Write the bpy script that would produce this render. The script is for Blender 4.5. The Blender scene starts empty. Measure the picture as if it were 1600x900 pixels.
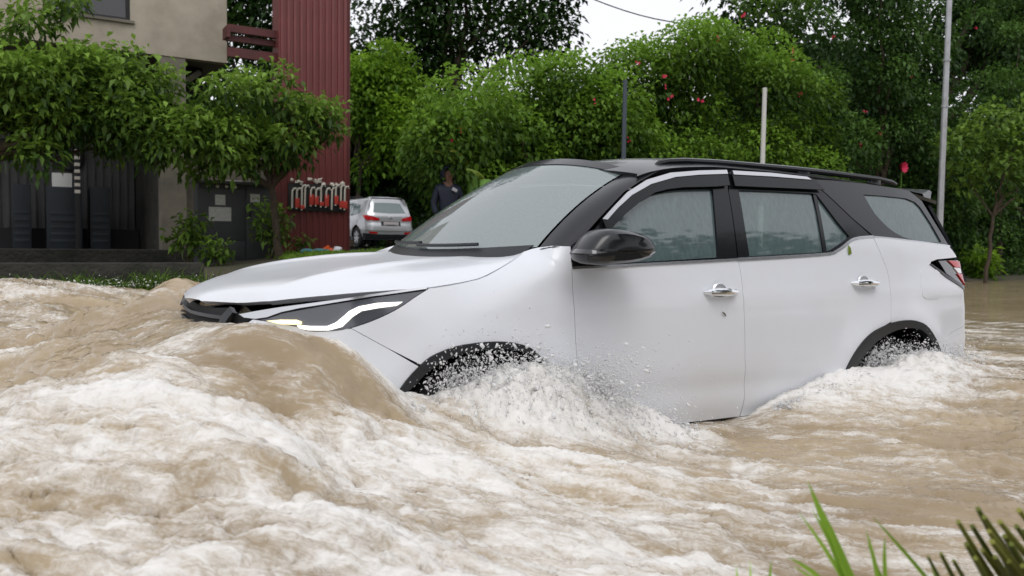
import bpy, bmesh, math, random
import numpy as np
from mathutils import Vector, Matrix
from mathutils.geometry import delaunay_2d_cdt

SC = bpy.context.scene
COL = SC.collection
R = math.radians

# ------------------------------------------------------------------ camera
CAM = np.array([-.6034, -3.7857, 1.291])
YAW, PIT, ROL, F = .5446, -.0569, .0138, 1285.0          # F in pixels of a 1600 px wide picture
fw = np.array([math.sin(YAW)*math.cos(PIT), math.cos(YAW)*math.cos(PIT), math.sin(PIT)])
_r = np.array([math.cos(YAW), -math.sin(YAW), 0]); _u = np.cross(_r, fw)
RT = math.cos(ROL)*_r + math.sin(ROL)*_u
UP = -math.sin(ROL)*_r + math.cos(ROL)*_u
cd = bpy.data.cameras.new('camera'); cam = bpy.data.objects.new('camera', cd); COL.objects.link(cam)
cd.sensor_width = 36; cd.lens = 36*F/1600; cd.clip_start = .05; cd.clip_end = 3000
cam.matrix_world = Matrix(((RT[0], UP[0], -fw[0], CAM[0]), (RT[1], UP[1], -fw[1], CAM[1]), (RT[2], UP[2], -fw[2], CAM[2]), (0, 0, 0, 1)))
cd.dof.use_dof = True; cd.dof.focus_distance = 4.2; cd.dof.aperture_fstop = 4.0
SC.camera = cam

# ------------------------------------------------------------------ overcast sky and soft sun
SUN_EL, SUN_AZ = R(58), R(200)          # azimuth measured from +y towards +x
w = bpy.data.worlds.new('World'); SC.world = w; w.use_nodes = True
nt = w.node_tree; nt.nodes.clear()
sky = nt.nodes.new('ShaderNodeTexSky'); sky.sky_type = 'NISHITA'; sky.sun_disc = False
sky.sun_elevation = SUN_EL; sky.sun_rotation = SUN_AZ; sky.dust_density = 4; sky.air_density = 1.2; sky.ozone_density = 1
hs = nt.nodes.new('ShaderNodeHueSaturation'); hs.inputs['Saturation'].default_value = .15
mixw = nt.nodes.new('ShaderNodeMix'); mixw.data_type = 'RGBA'; mixw.inputs[0].default_value = .75
mixw.inputs[7].default_value = (8.3, 8.4, 8.9, 1)      # the flat cloud deck
bg = nt.nodes.new('ShaderNodeBackground'); bg.inputs['Strength'].default_value = .12
wo = nt.nodes.new('ShaderNodeOutputWorld')
nt.links.new(sky.outputs[0], hs.inputs['Color']); nt.links.new(hs.outputs[0], mixw.inputs[6])
nt.links.new(mixw.outputs[2], bg.inputs['Color']); nt.links.new(bg.outputs[0], wo.inputs['Surface'])
sl = bpy.data.lights.new('sun', 'SUN'); sl.energy = .6; sl.angle = R(30); sl.color = (1, .97, .93)
so = bpy.data.objects.new('sun', sl); COL.objects.link(so)
sd = Vector((math.sin(SUN_AZ)*math.cos(SUN_EL), math.cos(SUN_AZ)*math.cos(SUN_EL), math.sin(SUN_EL)))
so.rotation_euler = sd.to_track_quat('Z', 'Y').to_euler(); so.location = (0, 0, 30)
vs = SC.view_settings; vs.view_transform = 'Standard'; vs.look = 'None'; vs.gamma = 1; vs.exposure = 0.2; vs.use_curve_mapping = False
SC.render.film_transparent = False

# ------------------------------------------------------------------ pixel helpers (1600 x 900 photograph)
def wray(px, py):
    d = fw + RT*(px-800)/F + UP*(450-py)/F
    return d
def wd(px, py, depth):                      # point at a depth along the view axis
    return CAM + depth*wray(px, py)
def wy(px, py, y):                          # point on the upright plane y = const
    d = wray(px, py); return CAM + d*(y-CAM[1])/d[1]
# the car's own frame: nose towards -x, z = 0 on the road, tilted a little by the bow wave
_a, _b = R(.9526), R(.3245)
_Ry = np.array([[math.cos(_a), 0, math.sin(_a)], [0, 1, 0], [-math.sin(_a), 0, math.cos(_a)]])
_Rx = np.array([[1, 0, 0], [0, math.cos(_b), -math.sin(_b)], [0, math.sin(_b), math.cos(_b)]])
CM = _Rx@_Ry; PV = np.array([2.4, 0, .4])
def cproj(X):
    d = (np.asarray(X, float)-PV)@CM.T + PV - CAM; z = d@fw
    return np.stack([800+F*(d@RT)/z, 450-F*(d@UP)/z], -1)

# ------------------------------------------------------------------ materials
MATS = {}
def mat(name, col, rough=.5, metal=0, coat=0, spec=.5, noise=None, bump=None, emit=None, trans=0, ior=1.45, aniso=None):
    """noise=(scale, amount, darker colour)   bump=(scale, strength, distance)"""
    if name in MATS: return MATS[name]
    m = bpy.data.materials.new(name); m.use_nodes = True; MATS[name] = m
    n = m.node_tree.nodes; l = m.node_tree.links; p = n['Principled BSDF']
    p.inputs['Base Color'].default_value = (*col, 1); p.inputs['Roughness'].default_value = rough
    p.inputs['Metallic'].default_value = metal; p.inputs['Coat Weight'].default_value = coat; p.inputs['Coat Roughness'].default_value = .06
    p.inputs['Specular IOR Level'].default_value = spec; p.inputs['IOR'].default_value = ior
    p.inputs['Transmission Weight'].default_value = trans
    if emit: p.inputs['Emission Color'].default_value = (*emit[0], 1); p.inputs['Emission Strength'].default_value = emit[1]
    tc = n.new('ShaderNodeTexCoord')
    if noise:
        t = n.new('ShaderNodeTexNoise'); t.inputs['Scale'].default_value = noise[0]; t.inputs['Detail'].default_value = 7; t.inputs['Roughness'].default_value = .62
        l.new(tc.outputs['Object'], t.inputs['Vector'])
        mr = n.new('ShaderNodeMapRange'); mr.inputs[1].default_value = .35; mr.inputs[2].default_value = .7; mr.inputs[3].default_value = 0; mr.inputs[4].default_value = noise[1]
        l.new(t.outputs[0], mr.inputs[0])
        mx = n.new('ShaderNodeMix'); mx.data_type = 'RGBA'; mx.inputs[6].default_value = (*col, 1); mx.inputs[7].default_value = (*noise[2], 1)
        l.new(mr.outputs[0], mx.inputs[0]); l.new(mx.outputs[2], p.inputs['Base Color'])
    if bump:
        t2 = n.new('ShaderNodeTexNoise'); t2.inputs['Scale'].default_value = bump[0]; t2.inputs['Detail'].default_value = 5
        l.new(tc.outputs['Object'], t2.inputs['Vector'])
        b = n.new('ShaderNodeBump'); b.inputs['Strength'].default_value = bump[1]; b.inputs['Distance'].default_value = bump[2]
        l.new(t2.outputs[0], b.inputs['Height']); l.new(b.outputs[0], p.inputs['Normal'])
    return m

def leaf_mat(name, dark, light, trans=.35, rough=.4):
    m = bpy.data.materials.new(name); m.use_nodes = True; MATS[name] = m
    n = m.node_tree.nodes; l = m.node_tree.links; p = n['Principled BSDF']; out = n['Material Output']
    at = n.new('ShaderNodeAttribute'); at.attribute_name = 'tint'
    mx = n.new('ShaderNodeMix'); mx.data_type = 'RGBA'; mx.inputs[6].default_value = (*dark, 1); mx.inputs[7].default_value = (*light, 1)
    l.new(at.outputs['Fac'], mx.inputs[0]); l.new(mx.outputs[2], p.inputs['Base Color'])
    p.inputs['Roughness'].default_value = rough; p.inputs['Specular IOR Level'].default_value = .22
    tr = n.new('ShaderNodeBsdfTranslucent'); l.new(mx.outputs[2], tr.inputs['Color'])
    ms = n.new('ShaderNodeMixShader'); ms.inputs[0].default_value = trans
    l.new(p.outputs[0], ms.inputs[1]); l.new(tr.outputs[0], ms.inputs[2]); l.new(ms.outputs[0], out.inputs['Surface'])
    return m

def glass_mat(name, tint, haze, hazecol, bump=.05, hr=(.85, 1.2), ior=2.0):
    """thin wet pane: tinted see-through sheet with a mirror film and a pale film for fog and painted-in sky reflection"""
    m = bpy.data.materials.new(name); m.use_nodes = True; MATS[name] = m
    n = m.node_tree.nodes; l = m.node_tree.links; n.clear(); out = n.new('ShaderNodeOutputMaterial')
    tc = n.new('ShaderNodeTexCoord'); mp = n.new('ShaderNodeMapping'); mp.inputs['Scale'].default_value = (60, 60, 14); mp.inputs['Rotation'].default_value = (0, .5, 0)
    l.new(tc.outputs['Object'], mp.inputs[0]); nz = n.new('ShaderNodeTexNoise'); nz.inputs['Scale'].default_value = 1; nz.inputs['Detail'].default_value = 4
    l.new(mp.outputs[0], nz.inputs['Vector'])
    bp = n.new('ShaderNodeBump'); bp.inputs['Strength'].default_value = bump; bp.inputs['Distance'].default_value = .002; l.new(nz.outputs[0], bp.inputs['Height'])
    t = n.new('ShaderNodeBsdfTransparent'); t.inputs[0].default_value = (*tint, 1)
    d = n.new('ShaderNodeBsdfDiffuse'); d.inputs[0].default_value = (*hazecol, 1)
    g = n.new('ShaderNodeBsdfGlossy'); g.inputs['Roughness'].default_value = .03; l.new(bp.outputs[0], g.inputs['Normal'])
    mr = n.new('ShaderNodeMapRange'); mr.inputs[1].default_value = .3; mr.inputs[2].default_value = .75; mr.inputs[3].default_value = haze*hr[0]; mr.inputs[4].default_value = haze*hr[1]
    l.new(nz.outputs[0], mr.inputs[0])
    m1 = n.new('ShaderNodeMixShader'); l.new(mr.outputs[0], m1.inputs[0]); l.new(t.outputs[0], m1.inputs[1]); l.new(d.outputs[0], m1.inputs[2])
    fr = n.new('ShaderNodeFresnel'); fr.inputs['IOR'].default_value = ior; l.new(bp.outputs[0], fr.inputs['Normal'])
    m2 = n.new('ShaderNodeMixShader'); l.new(fr.outputs[0], m2.inputs[0]); l.new(m1.outputs[0], m2.inputs[1]); l.new(g.outputs[0], m2.inputs[2])
    l.new(m2.outputs[0], out.inputs['Surface'])
    return m

mat('white_paint', (.72, .74, .785), .30, 0, .4, .5, noise=(3, .10, (.62, .56, .46)))
mat('black_paint', (.010, .011, .014), .28, 0, .35, .35, bump=(240, .25, .002))
mat('black_gloss', (.008, .009, .011), .2, 0, .2, .3)
mat('mirror_black', (.010, .011, .013), .22, 0, .25)
mat('black_plastic', (.017, .019, .022), .45, bump=(300, .1, .001))
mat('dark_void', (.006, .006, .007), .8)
mat('chrome', (.82, .83, .85), .10, 1)
mat('satin_chrome', (.62, .62, .64), .25, 1)
mat('lamp_black', (.075, .08, .095), .18, 0, 1)
mat('drl', (.9, .9, .88), .3, emit=((1, .97, .88), 1.1))
mat('drl_warm', (.9, .85, .6), .3, emit=((1, .88, .5), .8))
mat('red_lens', (.52, .008, .012), .2, 0, .25)
mat('clear_lens', (.75, .72, .73), .1, 0, 1)
mat('smoke_lens', (.015, .015, .017), .08, 0, 1)
mat('rubber', (.018, .018, .019), .75)
mat('alloy', (.45, .46, .48), .3, .9)
mat('seat_fabric', (.06, .055, .05), .8)
mat('dash', (.02, .02, .022), .6)
mat('paper', (.78, .78, .76), .7)
mat('silver_paint', (.50, .51, .53), .28, .35, .8)
mat('white_plate', (.55, .50, .50), .4)
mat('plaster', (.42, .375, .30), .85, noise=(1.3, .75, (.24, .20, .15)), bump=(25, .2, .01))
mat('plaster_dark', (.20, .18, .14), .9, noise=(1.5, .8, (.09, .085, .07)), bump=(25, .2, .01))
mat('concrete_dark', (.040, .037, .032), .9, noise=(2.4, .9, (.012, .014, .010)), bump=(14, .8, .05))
mat('rib_sheet', (.11, .11, .105), .6, noise=(1.2, .7, (.05, .05, .048)))
mat('red_sheet', (.19, .044, .042), .45, noise=(1.1, .7, (.10, .028, .028)))
mat('red_beam', (.11, .022, .022), .55, noise=(3, .6, (.04, .015, .012)))
mat('machine_blue', (.018, .025, .032), .55, noise=(3, .6, (.008, .009, .010)))
mat('machine_dark', (.016, .016, .017), .6)
mat('cabinet_grey', (.055, .058, .062), .5, noise=(2.5, .6, (.03, .032, .034)))
mat('sticker', (.55, .55, .52), .6, noise=(30, .7, (.25, .26, .25)))
mat('rack_white', (.66, .62, .55), .6, noise=(20, .5, (.4, .36, .3)))
mat('rack_red', (.50, .05, .035), .5)
mat('grey_pole', (.48, .49, .51), .4, .4, noise=(4, .5, (.2, .2, .21)))
mat('pale_pole', (.55, .55, .52), .5)
mat('dark_pole', (.05, .065, .085), .5)
mat('bark', (.085, .062, .042), .9, noise=(12, .8, (.035, .027, .02)), bump=(30, .6, .02))
mat('soil', (.075, .06, .04), .95, noise=(3, .9, (.04, .05, .02)), bump=(12, .6, .05))
mat('asphalt_wet', (.05, .05, .052), .3, noise=(6, .5, (.03, .03, .03)), bump=(60, .2, .01))
mat('jacket', (.010, .013, .026), .55, 0, 0, .3)
mat('jacket_pale', (.30, .31, .34), .5)
mat('trousers', (.02, .02, .024), .8)
mat('skin', (.12, .06, .04), .55)
mat('red_cloth', (.62, .02, .05), .6)
mat('brown_post', (.16, .05, .03), .7)
mat('petal', (.60, .02, .085), .6)
mat('stem_green', (.13, .27, .04), .45, noise=(8, .5, (.07, .16, .03)))
mat('litter_orange', (.70, .10, .02), .4)
mat('litter_white', (.75, .75, .78), .4)
mat('litter_teal', (.10, .28, .32), .4)
leaf_mat('leaf_mid', (.020, .052, .010), (.25, .41, .060), .38, .45)
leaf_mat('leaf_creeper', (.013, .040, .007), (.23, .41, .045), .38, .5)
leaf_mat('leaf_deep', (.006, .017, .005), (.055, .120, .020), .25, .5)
leaf_mat('leaf_bright', (.045, .12, .012), (.34, .56, .05), .45, .45)
leaf_mat('leaf_banana', (.16, .24, .04), (.30, .34, .06), .4)
leaf_mat('grass_blade', (.08, .16, .02), (.36, .58, .07), .35)
leaf_mat('reed_stub', (.10, .14, .025), (.34, .34, .07), .2)
leaf_mat('leaf_shade', (.010, .032, .008), (.105, .21, .038), .3, .5)  # darker leaf copy: shadow on the right-hand creepers put into the colour
glass_mat('side_glass', (.14, .19, .19), .27, (.34, .48, .49), .03)
glass_mat('screen_glass', (.42, .50, .48), .27, (.66, .80, .79), .015, (.97, 1.04), 2.7)  # pale haze colour stands in for bright sky mirrored in the windscreen
glass_mat('small_glass', (.10, .13, .13), .4, (.30, .42, .43))
M = MATS

# ------------------------------------------------------------------ mesh helpers
def tag(o, label=None, cat=None, group=None, kind=None):
    if label: o['label'] = label
    if cat: o['category'] = cat
    if group: o['group'] = group
    if kind: o['kind'] = kind
    return o

def np_mesh(name, V, T, m=None, parent=None, smooth=True, sharp=None, attrs=None):
    """fast mesh from a vertex array and a face array of one face size (3 or 4)"""
    V = np.asarray(V, np.float32); T = np.asarray(T, np.int32); k = T.shape[1]
    me = bpy.data.meshes.new(name)
    me.vertices.add(len(V)); me.vertices.foreach_set('co', V.ravel())
    me.loops.add(T.size); me.loops.foreach_set('vertex_index', T.ravel())
    me.polygons.add(len(T)); me.polygons.foreach_set('loop_start', np.arange(0, T.size, k, dtype=np.int32))
    me.update(calc_edges=True)
    if smooth: me.polygons.foreach_set('use_smooth', np.ones(len(T), bool))
    for an, av in (attrs or {}).items():
        a = me.attributes.new(an, 'FLOAT', 'POINT'); a.data.foreach_set('value', np.asarray(av, np.float32))
    me.validate()
    if sharp: me.set_sharp_from_angle(angle=R(sharp))
    if m: me.materials.append(m if not isinstance(m, str) else M[m])
    o = bpy.data.objects.new(name, me); COL.objects.link(o)
    if parent: o.parent = parent
    return o

def py_mesh(name, V, Fs, m=None, parent=None, smooth=True, sharp=35):
    me = bpy.data.meshes.new(name); me.from_pydata([tuple(map(float, v)) for v in V], [], [tuple(map(int, f)) for f in Fs])
    me.update()
    if smooth:
        me.polygons.foreach_set('use_smooth', np.ones(len(me.polygons), bool)); me.set_sharp_from_angle(angle=R(sharp))
    if m: me.materials.append(M[m] if isinstance(m, str) else m)
    o = bpy.data.objects.new(name, me); COL.objects.link(o)
    if parent: o.parent = parent
    return o

def empty(name, loc=(0, 0, 0), rz=0):
    o = bpy.data.objects.new(name, None); COL.objects.link(o); o.location = [float(v) for v in loc]; o.rotation_euler = (0, 0, rz); o.empty_display_size = .2
    return o

class MB:
    """collects boxes, tubes and lathes into one mesh"""
    def __init__(s): s.V = []; s.F = []
    def add(s, V, Fs):
        b = len(s.V); s.V += [tuple(map(float, v)) for v in V]; s.F += [tuple(i+b for i in f) for f in Fs]; return s
    def box(s, lo, hi, bev=0.0, rot=None, piv=None):
        bm = bmesh.new(); bmesh.ops.create_cube(bm, size=1)
        c = (np.array(lo, float)+np.array(hi, float))/2; d = np.abs(np.array(hi, float)-np.array(lo, float))
        for v in bm.verts: v.co = Vector((v.co.x*d[0], v.co.y*d[1], v.co.z*d[2]))
        if bev > 0: bmesh.ops.bevel(bm, geom=list(bm.edges), offset=min(bev, d.min()*.45), segments=2, affect='EDGES', profile=.6)
        Mx = Matrix.Translation(Vector(c))
        if rot is not None:
            p = Vector(c if piv is None else piv); Mx = Matrix.Translation(p) @ rot.to_4x4() @ Matrix.Translation(-p) @ Mx
        bm.verts.index_update()
        s.add([Mx @ v.co for v in bm.verts], [[v.index for v in f.verts] for f in bm.faces]); bm.free(); return s
    def tube(s, path, rad, n=8, cap=True, squash=None):
        P = [np.array(p, float) for p in path]; k = len(P)
        rad = [rad]*k if np.isscalar(rad) else list(rad)
        V = []; prev = None
        for i in range(k):
            t = P[min(i+1, k-1)]-P[max(i-1, 0)]; t = t/(np.linalg.norm(t)+1e-9)
            if prev is None:
                ref = np.array([0, 0, 1.]) if abs(t[2]) < .9 else np.array([1., 0, 0])
                a = np.cross(t, ref)
            else: a = prev-t*(prev@t)
            a /= np.linalg.norm(a)+1e-9; b = np.cross(t, a); prev = a
            for j in range(n):
                th = 2*math.pi*j/n
                V.append(P[i]+rad[i]*(math.cos(th)*a+math.sin(th)*b*(squash or 1)))
        Fs = [(i*n+j, i*n+(j+1) % n, (i+1)*n+(j+1) % n, (i+1)*n+j) for i in range(k-1) for j in range(n)]
        if cap: Fs += [tuple(range(n-1, -1, -1)), tuple((k-1)*n+j for j in range(n))]
        return s.add(V, Fs)
    def lathe(s, prof, n=32, axis='y', c=(0, 0, 0), closed=False):
        V = []; k = len(prof)
        for (rr, h) in prof:
            for j in range(n):
                th = 2*math.pi*j/n; a, b = rr*math.cos(th), rr*math.sin(th)
                V.append({'y': (c[0]+a, c[1]+h, c[2]+b), 'z': (c[0]+a, c[1]+b, c[2]+h), 'x': (c[0]+h, c[1]+a, c[2]+b)}[axis])
        Fs = [(i*n+j, i*n+(j+1) % n, ((i+1) % k)*n+(j+1) % n, ((i+1) % k)*n+j) for i in range(k if closed else k-1) for j in range(n)]
        return s.add(V, Fs)
    def prism(s, poly, off):
        """closed polygon of 3d points pushed along the vector off"""
        P = [np.array(p, float) for p in poly]; k = len(P); o = np.array(off, float)
        return s.add(P+[p+o for p in P], [tuple(range(k))[::-1], tuple(range(k, 2*k))]+[(i, (i+1) % k, k+(i+1) % k, k+i) for i in range(k)])
    def build(s, name, m, parent=None, smooth=True, sharp=35):
        return py_mesh(name, s.V, s.F, m, parent, smooth, sharp)

def spl(x, xs, ys):
    """monotone cubic interpolation"""
    x = np.asarray(x, float); xs = np.asarray(xs, float); ys = np.asarray(ys, float)
    h = np.diff(xs); d = np.diff(ys)/h; m = np.zeros(len(xs)); m[0] = d[0]; m[-1] = d[-1]
    for i in range(1, len(xs)-1):
        m[i] = 0 if d[i-1]*d[i] <= 0 else 2*d[i-1]*d[i]/(d[i-1]+d[i])
    i = np.clip(np.searchsorted(xs, x)-1, 0, len(h)-1); t = np.clip((x-xs[i])/h[i], 0, 1)
    return (2*t**3-3*t**2+1)*ys[i]+(t**3-2*t**2+t)*h[i]*m[i]+(-2*t**3+3*t**2)*ys[i+1]+(t**3-t**2)*h[i]*m[i+1]
def sstep(a, b, x): t = np.clip((np.asarray(x, float)-a)/(b-a), 0, 1); return t*t*(3-2*t)

class Plan:
    """smooth plan outline from nose centre round one flank to the tail centre"""
    def __init__(s, pts):
        P = np.array(pts, float); k = len(P)
        ext = np.vstack([[P[1][0], -P[1][1]], P, [P[-2][0], -P[-2][1]]])
        out = []
        for i in range(k-1):
            p0, p1, p2, p3 = ext[i], ext[i+1], ext[i+2], ext[i+3]
            d0, d1, d2 = [max(np.linalg.norm(b-a), 1e-6)**.5 for a, b in ((p0, p1), (p1, p2), (p2, p3))]
            m1 = (p1-p0)/d0-(p2-p0)/(d0+d1)+(p2-p1)/d1; m2 = (p2-p1)/d1-(p3-p1)/(d1+d2)+(p3-p2)/d2
            for t in np.linspace(0, 1, 24, endpoint=False):
                out.append((2*t**3-3*t**2+1)*p1+(t**3-2*t**2+t)*m1*d1+(-2*t**3+3*t**2)*p2+(t**3-t**2)*m2*d1)
        out.append(P[-1]); out = np.array(out)
        s.S = np.concatenate([[0], np.cumsum(np.linalg.norm(np.diff(out, axis=0), axis=1))]); s.P = out; s.L = s.S[-1]
        T = np.gradient(out, s.S, axis=0); T /= np.linalg.norm(T, axis=1)[:, None]
        s.N = np.stack([-T[:, 1], T[:, 0]], 1)      # outward in (x, w)
    def at(s, q): return np.stack([np.interp(q, s.S, s.P[:, 0]), np.interp(q, s.S, s.P[:, 1])], -1)
    def nrm(s, q):
        n = np.stack([np.interp(q, s.S, s.N[:, 0]), np.interp(q, s.S, s.N[:, 1])], -1); return n/np.linalg.norm(n, axis=-1, keepdims=True)
    def sx(s, x): return float(np.interp(x, s.P[:, 0], s.S))

def polar_inside(poly, pts):
    x, y = pts[:, 0], pts[:, 1]; ins = np.zeros(len(pts), bool); n = len(poly)
    for i in range(n):
        x1, y1 = poly[i]; x2, y2 = poly[(i+1) % n]
        c = ((y1 > y) != (y2 > y)) & (x < (x2-x1)*(y-y1)/(y2-y1+1e-15)+x1); ins ^= c
    return ins
def seg_dist(poly, pts):
    D = np.full(len(pts), 1e9); n = len(poly)
    for i in range(n):
        a = np.array(poly[i]); b = np.array(poly[(i+1) % n]); ab = b-a
        t = np.clip(((pts-a)@ab)/(ab@ab+1e-15), 0, 1); D = np.minimum(D, np.linalg.norm(pts-a-t[:, None]*ab, axis=1))
    return D

class Surf:
    def __init__(s, f, ar, br, centre=(2.4, 0, .7), na=160, nb=60):
        s.f = f; s.c = np.array(centre); a = np.linspace(*ar, na); b = np.linspace(*br, nb)
        s.G = np.stack(np.meshgrid(a, b, indexing='ij'), -1).reshape(-1, 2); P = f(s.G); s.px = cproj(P)
        n = s.normal(s.G); camc = (CAM-PV)@CM+PV
        s.ok = ((camc-P)*n).sum(1) > 0; s.ar = ar; s.br = br
    def normal(s, q):
        q = np.asarray(q, float); e = 1e-3
        n = np.cross(s.f(q+[e, 0])-s.f(q-[e, 0]), s.f(q+[0, e])-s.f(q-[0, e]))
        n /= np.linalg.norm(n, axis=1)[:, None]+1e-12
        sg = np.sign(((s.f(q)-s.c)*n).sum(1)); sg[sg == 0] = 1
        return n*np.sign(np.median(sg)) if len(q) > 3 else n*sg[:, None]
    def inv(s, px, py):
        d = np.hypot(s.px[:, 0]-px, s.px[:, 1]-py)+np.where(s.ok, 0, 1e6); q = s.G[d.argmin()].copy()
        for _ in range(14):
            e = 1e-4; B = np.array([q, q+[e, 0], q+[0, e]]); p = cproj(s.f(B)); J = np.stack([(p[1]-p[0])/e, (p[2]-p[0])/e], 1)
            try: st = np.linalg.solve(J, np.array([px, py])-p[0])
            except Exception: break
            q = q+np.clip(st, -.08, .08); q[0] = np.clip(q[0], *s.ar); q[1] = np.clip(q[1], *s.br)
        return (float(q[0]), float(q[1]))
    def poly(s, pts): return [s.inv(*p) if abs(p[0]) > 20 else tuple(p) for p in pts]

def panel(name, surf, poly, m, parent, res=.045, thick=.014, gap=.0014, off=0.0, both=True, sharp=28, hole=None):
    """a sheet cut out of a surface: polygon in surface coordinates (or photo pixels), with turned-in edges; mirrored to the far flank"""
    P = np.array(surf.poly(poly), float)
    ar = .5*np.sum(P[:, 0]*np.roll(P[:, 1], -1)-np.roll(P[:, 0], -1)*P[:, 1])
    if ar < 0: P = P[::-1]
    D = []
    for i in range(len(P)):
        a, b = P[i], P[(i+1) % len(P)]; k = max(1, int(np.ceil(np.linalg.norm(b-a)/res)))
        D += [a+(b-a)*t/k for t in range(k)]
    D = np.array(D)
    if gap:
        T = np.roll(D, -1, 0)-np.roll(D, 1, 0); T /= np.linalg.norm(T, axis=1)[:, None]+1e-12
        D = D+np.stack([-T[:, 1], T[:, 0]], 1)*gap
    lo, hi = D.min(0), D.max(0)
    gx = np.arange(lo[0]+res/2, hi[0], res); gy = np.arange(lo[1]+res/2, hi[1], res)
    G = np.stack(np.meshgrid(gx, gy), -1).reshape(-1, 2) if len(gx) and len(gy) else np.zeros((0, 2))
    if len(G): G = G[polar_inside(D, G)]
    if len(G): G = G[seg_dist(D, G) > res*.45]
    ed = []; HP = np.zeros((0, 2))
    if hole is not None:
        h_ = np.array(hole, float); HP = []
        for i in range(len(h_)):
            a, b = h_[i], h_[(i+1) % len(h_)]; k = max(1, int(np.ceil(np.linalg.norm(b-a)/res))); HP += [a+(b-a)*t/k for t in range(k)]
        HP = np.array(HP); G = G[(~polar_inside(HP, G)) & (seg_dist(HP, G) > res*.45)]
        k0 = len(D)+len(G); ed = [(k0+i, k0+(i+1) % len(HP)) for i in range(len(HP))]
    pts = [Vector(p) for p in np.vstack([D, G, HP])]
    vo, eo, fo, *_ = delaunay_2d_cdt(pts, ed, [list(range(len(D)))], 1, 1e-6)
    if hole is not None:
        cen = np.array([np.mean([tuple(vo[i]) for i in f], axis=0) for f in fo]); fo = [f for f, k in zip(fo, polar_inside(HP, cen)) if not k]
    Q = np.array([(v.x, v.y) for v in vo]); X = surf.f(Q); N = surf.normal(Q); X = X+N*off
    Fs = []
    for f in fo:
        f = list(f); n = np.cross(X[f[1]]-X[f[0]], X[f[2]]-X[f[0]])
        if n@N[f[0]] < 0: f = f[::-1]
        Fs.append(f)
    if thick:
        cnt = {}
        for f in Fs:
            for i in range(len(f)): cnt[(f[i], f[(i+1) % len(f)])] = 1
        be = [e for e in cnt if (e[1], e[0]) not in cnt]; mp = {}; X = list(X)
        for e in be:
            for v in e:
                if v not in mp: mp[v] = len(X); X.append(X[v]-N[v]*thick)
        for a, b in be: Fs.append([b, a, mp[a], mp[b]])
        X = np.array(X)
    o = py_mesh(name, X, Fs, m, parent, True, sharp)
    if both: py_mesh(name, X*np.array([1, -1, 1]), [f[::-1] for f in Fs], m, parent, True, sharp)
    return o

# ------------------------------------------------------------------ noise
def perlin(x, y, seed=0):
    rs = np.random.RandomState(seed); perm = rs.permutation(256); ang = rs.rand(256)*2*math.pi; gx, gy = np.cos(ang), np.sin(ang)
    xi = np.floor(x).astype(int); yi = np.floor(y).astype(int); xf = x-xi; yf = y-yi
    u = xf**3*(xf*(xf*6-15)+10); v = yf**3*(yf*(yf*6-15)+10)
    def g(ix, iy, dx, dy):
        h = perm[(perm[ix % 256]+iy) % 256]; return gx[h]*dx+gy[h]*dy
    a = g(xi, yi, xf, yf); b = g(xi+1, yi, xf-1, yf); c = g(xi, yi+1, xf, yf-1); d = g(xi+1, yi+1, xf-1, yf-1)
    return ((a*(1-u)+b*u)*(1-v)+(c*(1-u)+d*u)*v)*1.5
def fbm(x, y, o=4, seed=0, gain=.5):
    r = 0; a = 1; t = 0
    for i in range(o): r = r+a*perlin(x*2**i, y*2**i, seed+i*7); t += a; a *= gain
    return r/t

# ================================================================== ground and road
def land_z(x): return spl(x, [-60, 2.5, 5.2, 6.3, 7.6, 10, 14, 18, 22, 80], [.70, .72, .96, .80, .84, 1.0, .85, .60, .46, .46])
def ground_z(x, y):
    y0 = np.interp(x, [4, 6, 16], [8.6, 7.6, 7.4]); y1 = np.interp(x, [4, 6, 16], [11.2, 9.4, 8.6])
    z = land_z(x)*sstep(0, 1, (y-y0)/(y1-y0))
    z = z+.10*sstep(14, 24, y)*sstep(9, 4, x)*sstep(2, 5, x)
    z = np.where(y < 0, .60*sstep(-2.55, -3.0, y)+.5*sstep(-5, -12, y), z)
    return z+.02*fbm(x*.9, y*.9, 3, 5)*sstep(.02, .3, z)
gx = np.concatenate([np.linspace(-400, -30, 12), np.arange(-29, 40, .35), np.linspace(40, 500, 14)])
gy = np.concatenate([np.linspace(-300, -14, 10), np.arange(-13, -3.2, .5), np.arange(-3.2, -2.4, .05), np.arange(-2.2, 7, .7), np.arange(7, 26, .25), np.linspace(26, 600, 16)])
X, Y = np.meshgrid(gx, gy, indexing='ij'); n0, n1 = X.shape
V = np.stack([X.ravel(), Y.ravel(), ground_z(X.ravel(), Y.ravel())], -1)
I = np.arange(n0*n1).reshape(n0, n1); T = np.stack([I[:-1, :-1].ravel(), I[1:, :-1].ravel(), I[1:, 1:].ravel(), I[:-1, 1:].ravel()], 1)
tag(np_mesh('ground', V, T, 'soil'), 'wet brown earth and verge rising beyond the flooded road', kind='structure')
# the flooded road itself
V = [(-80, -2.4, .02), (90, -2.4, .02), (90, 7.3, .02), (-80, 7.3, .02)]
tag(py_mesh('road', V, [(0, 1, 2, 3)], 'asphalt_wet', None, False), 'asphalt road lying under the brown flood water', kind='structure')
# wet drive where the silver car stands: a sheet on the rising ground
V = []; Fs = []
us = np.linspace(0, 1, 30)
for u_ in us:
    y = 11.6+u_*26
    for t in np.linspace(-1, 1, 9):
        x = 8.3+.13*(y-11.6)+t*2.3; V.append((x, y, float(ground_z(np.array([x]), np.array([y]))[0])+.03))
Fs = [(i*9+j, i*9+j+1, (i+1)*9+j+1, (i+1)*9+j) for i in range(29) for j in range(8)]
tag(py_mesh('driveway', V, Fs, 'asphalt_wet'), 'wet grey drive running back beside the red panel', kind='structure')

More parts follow.
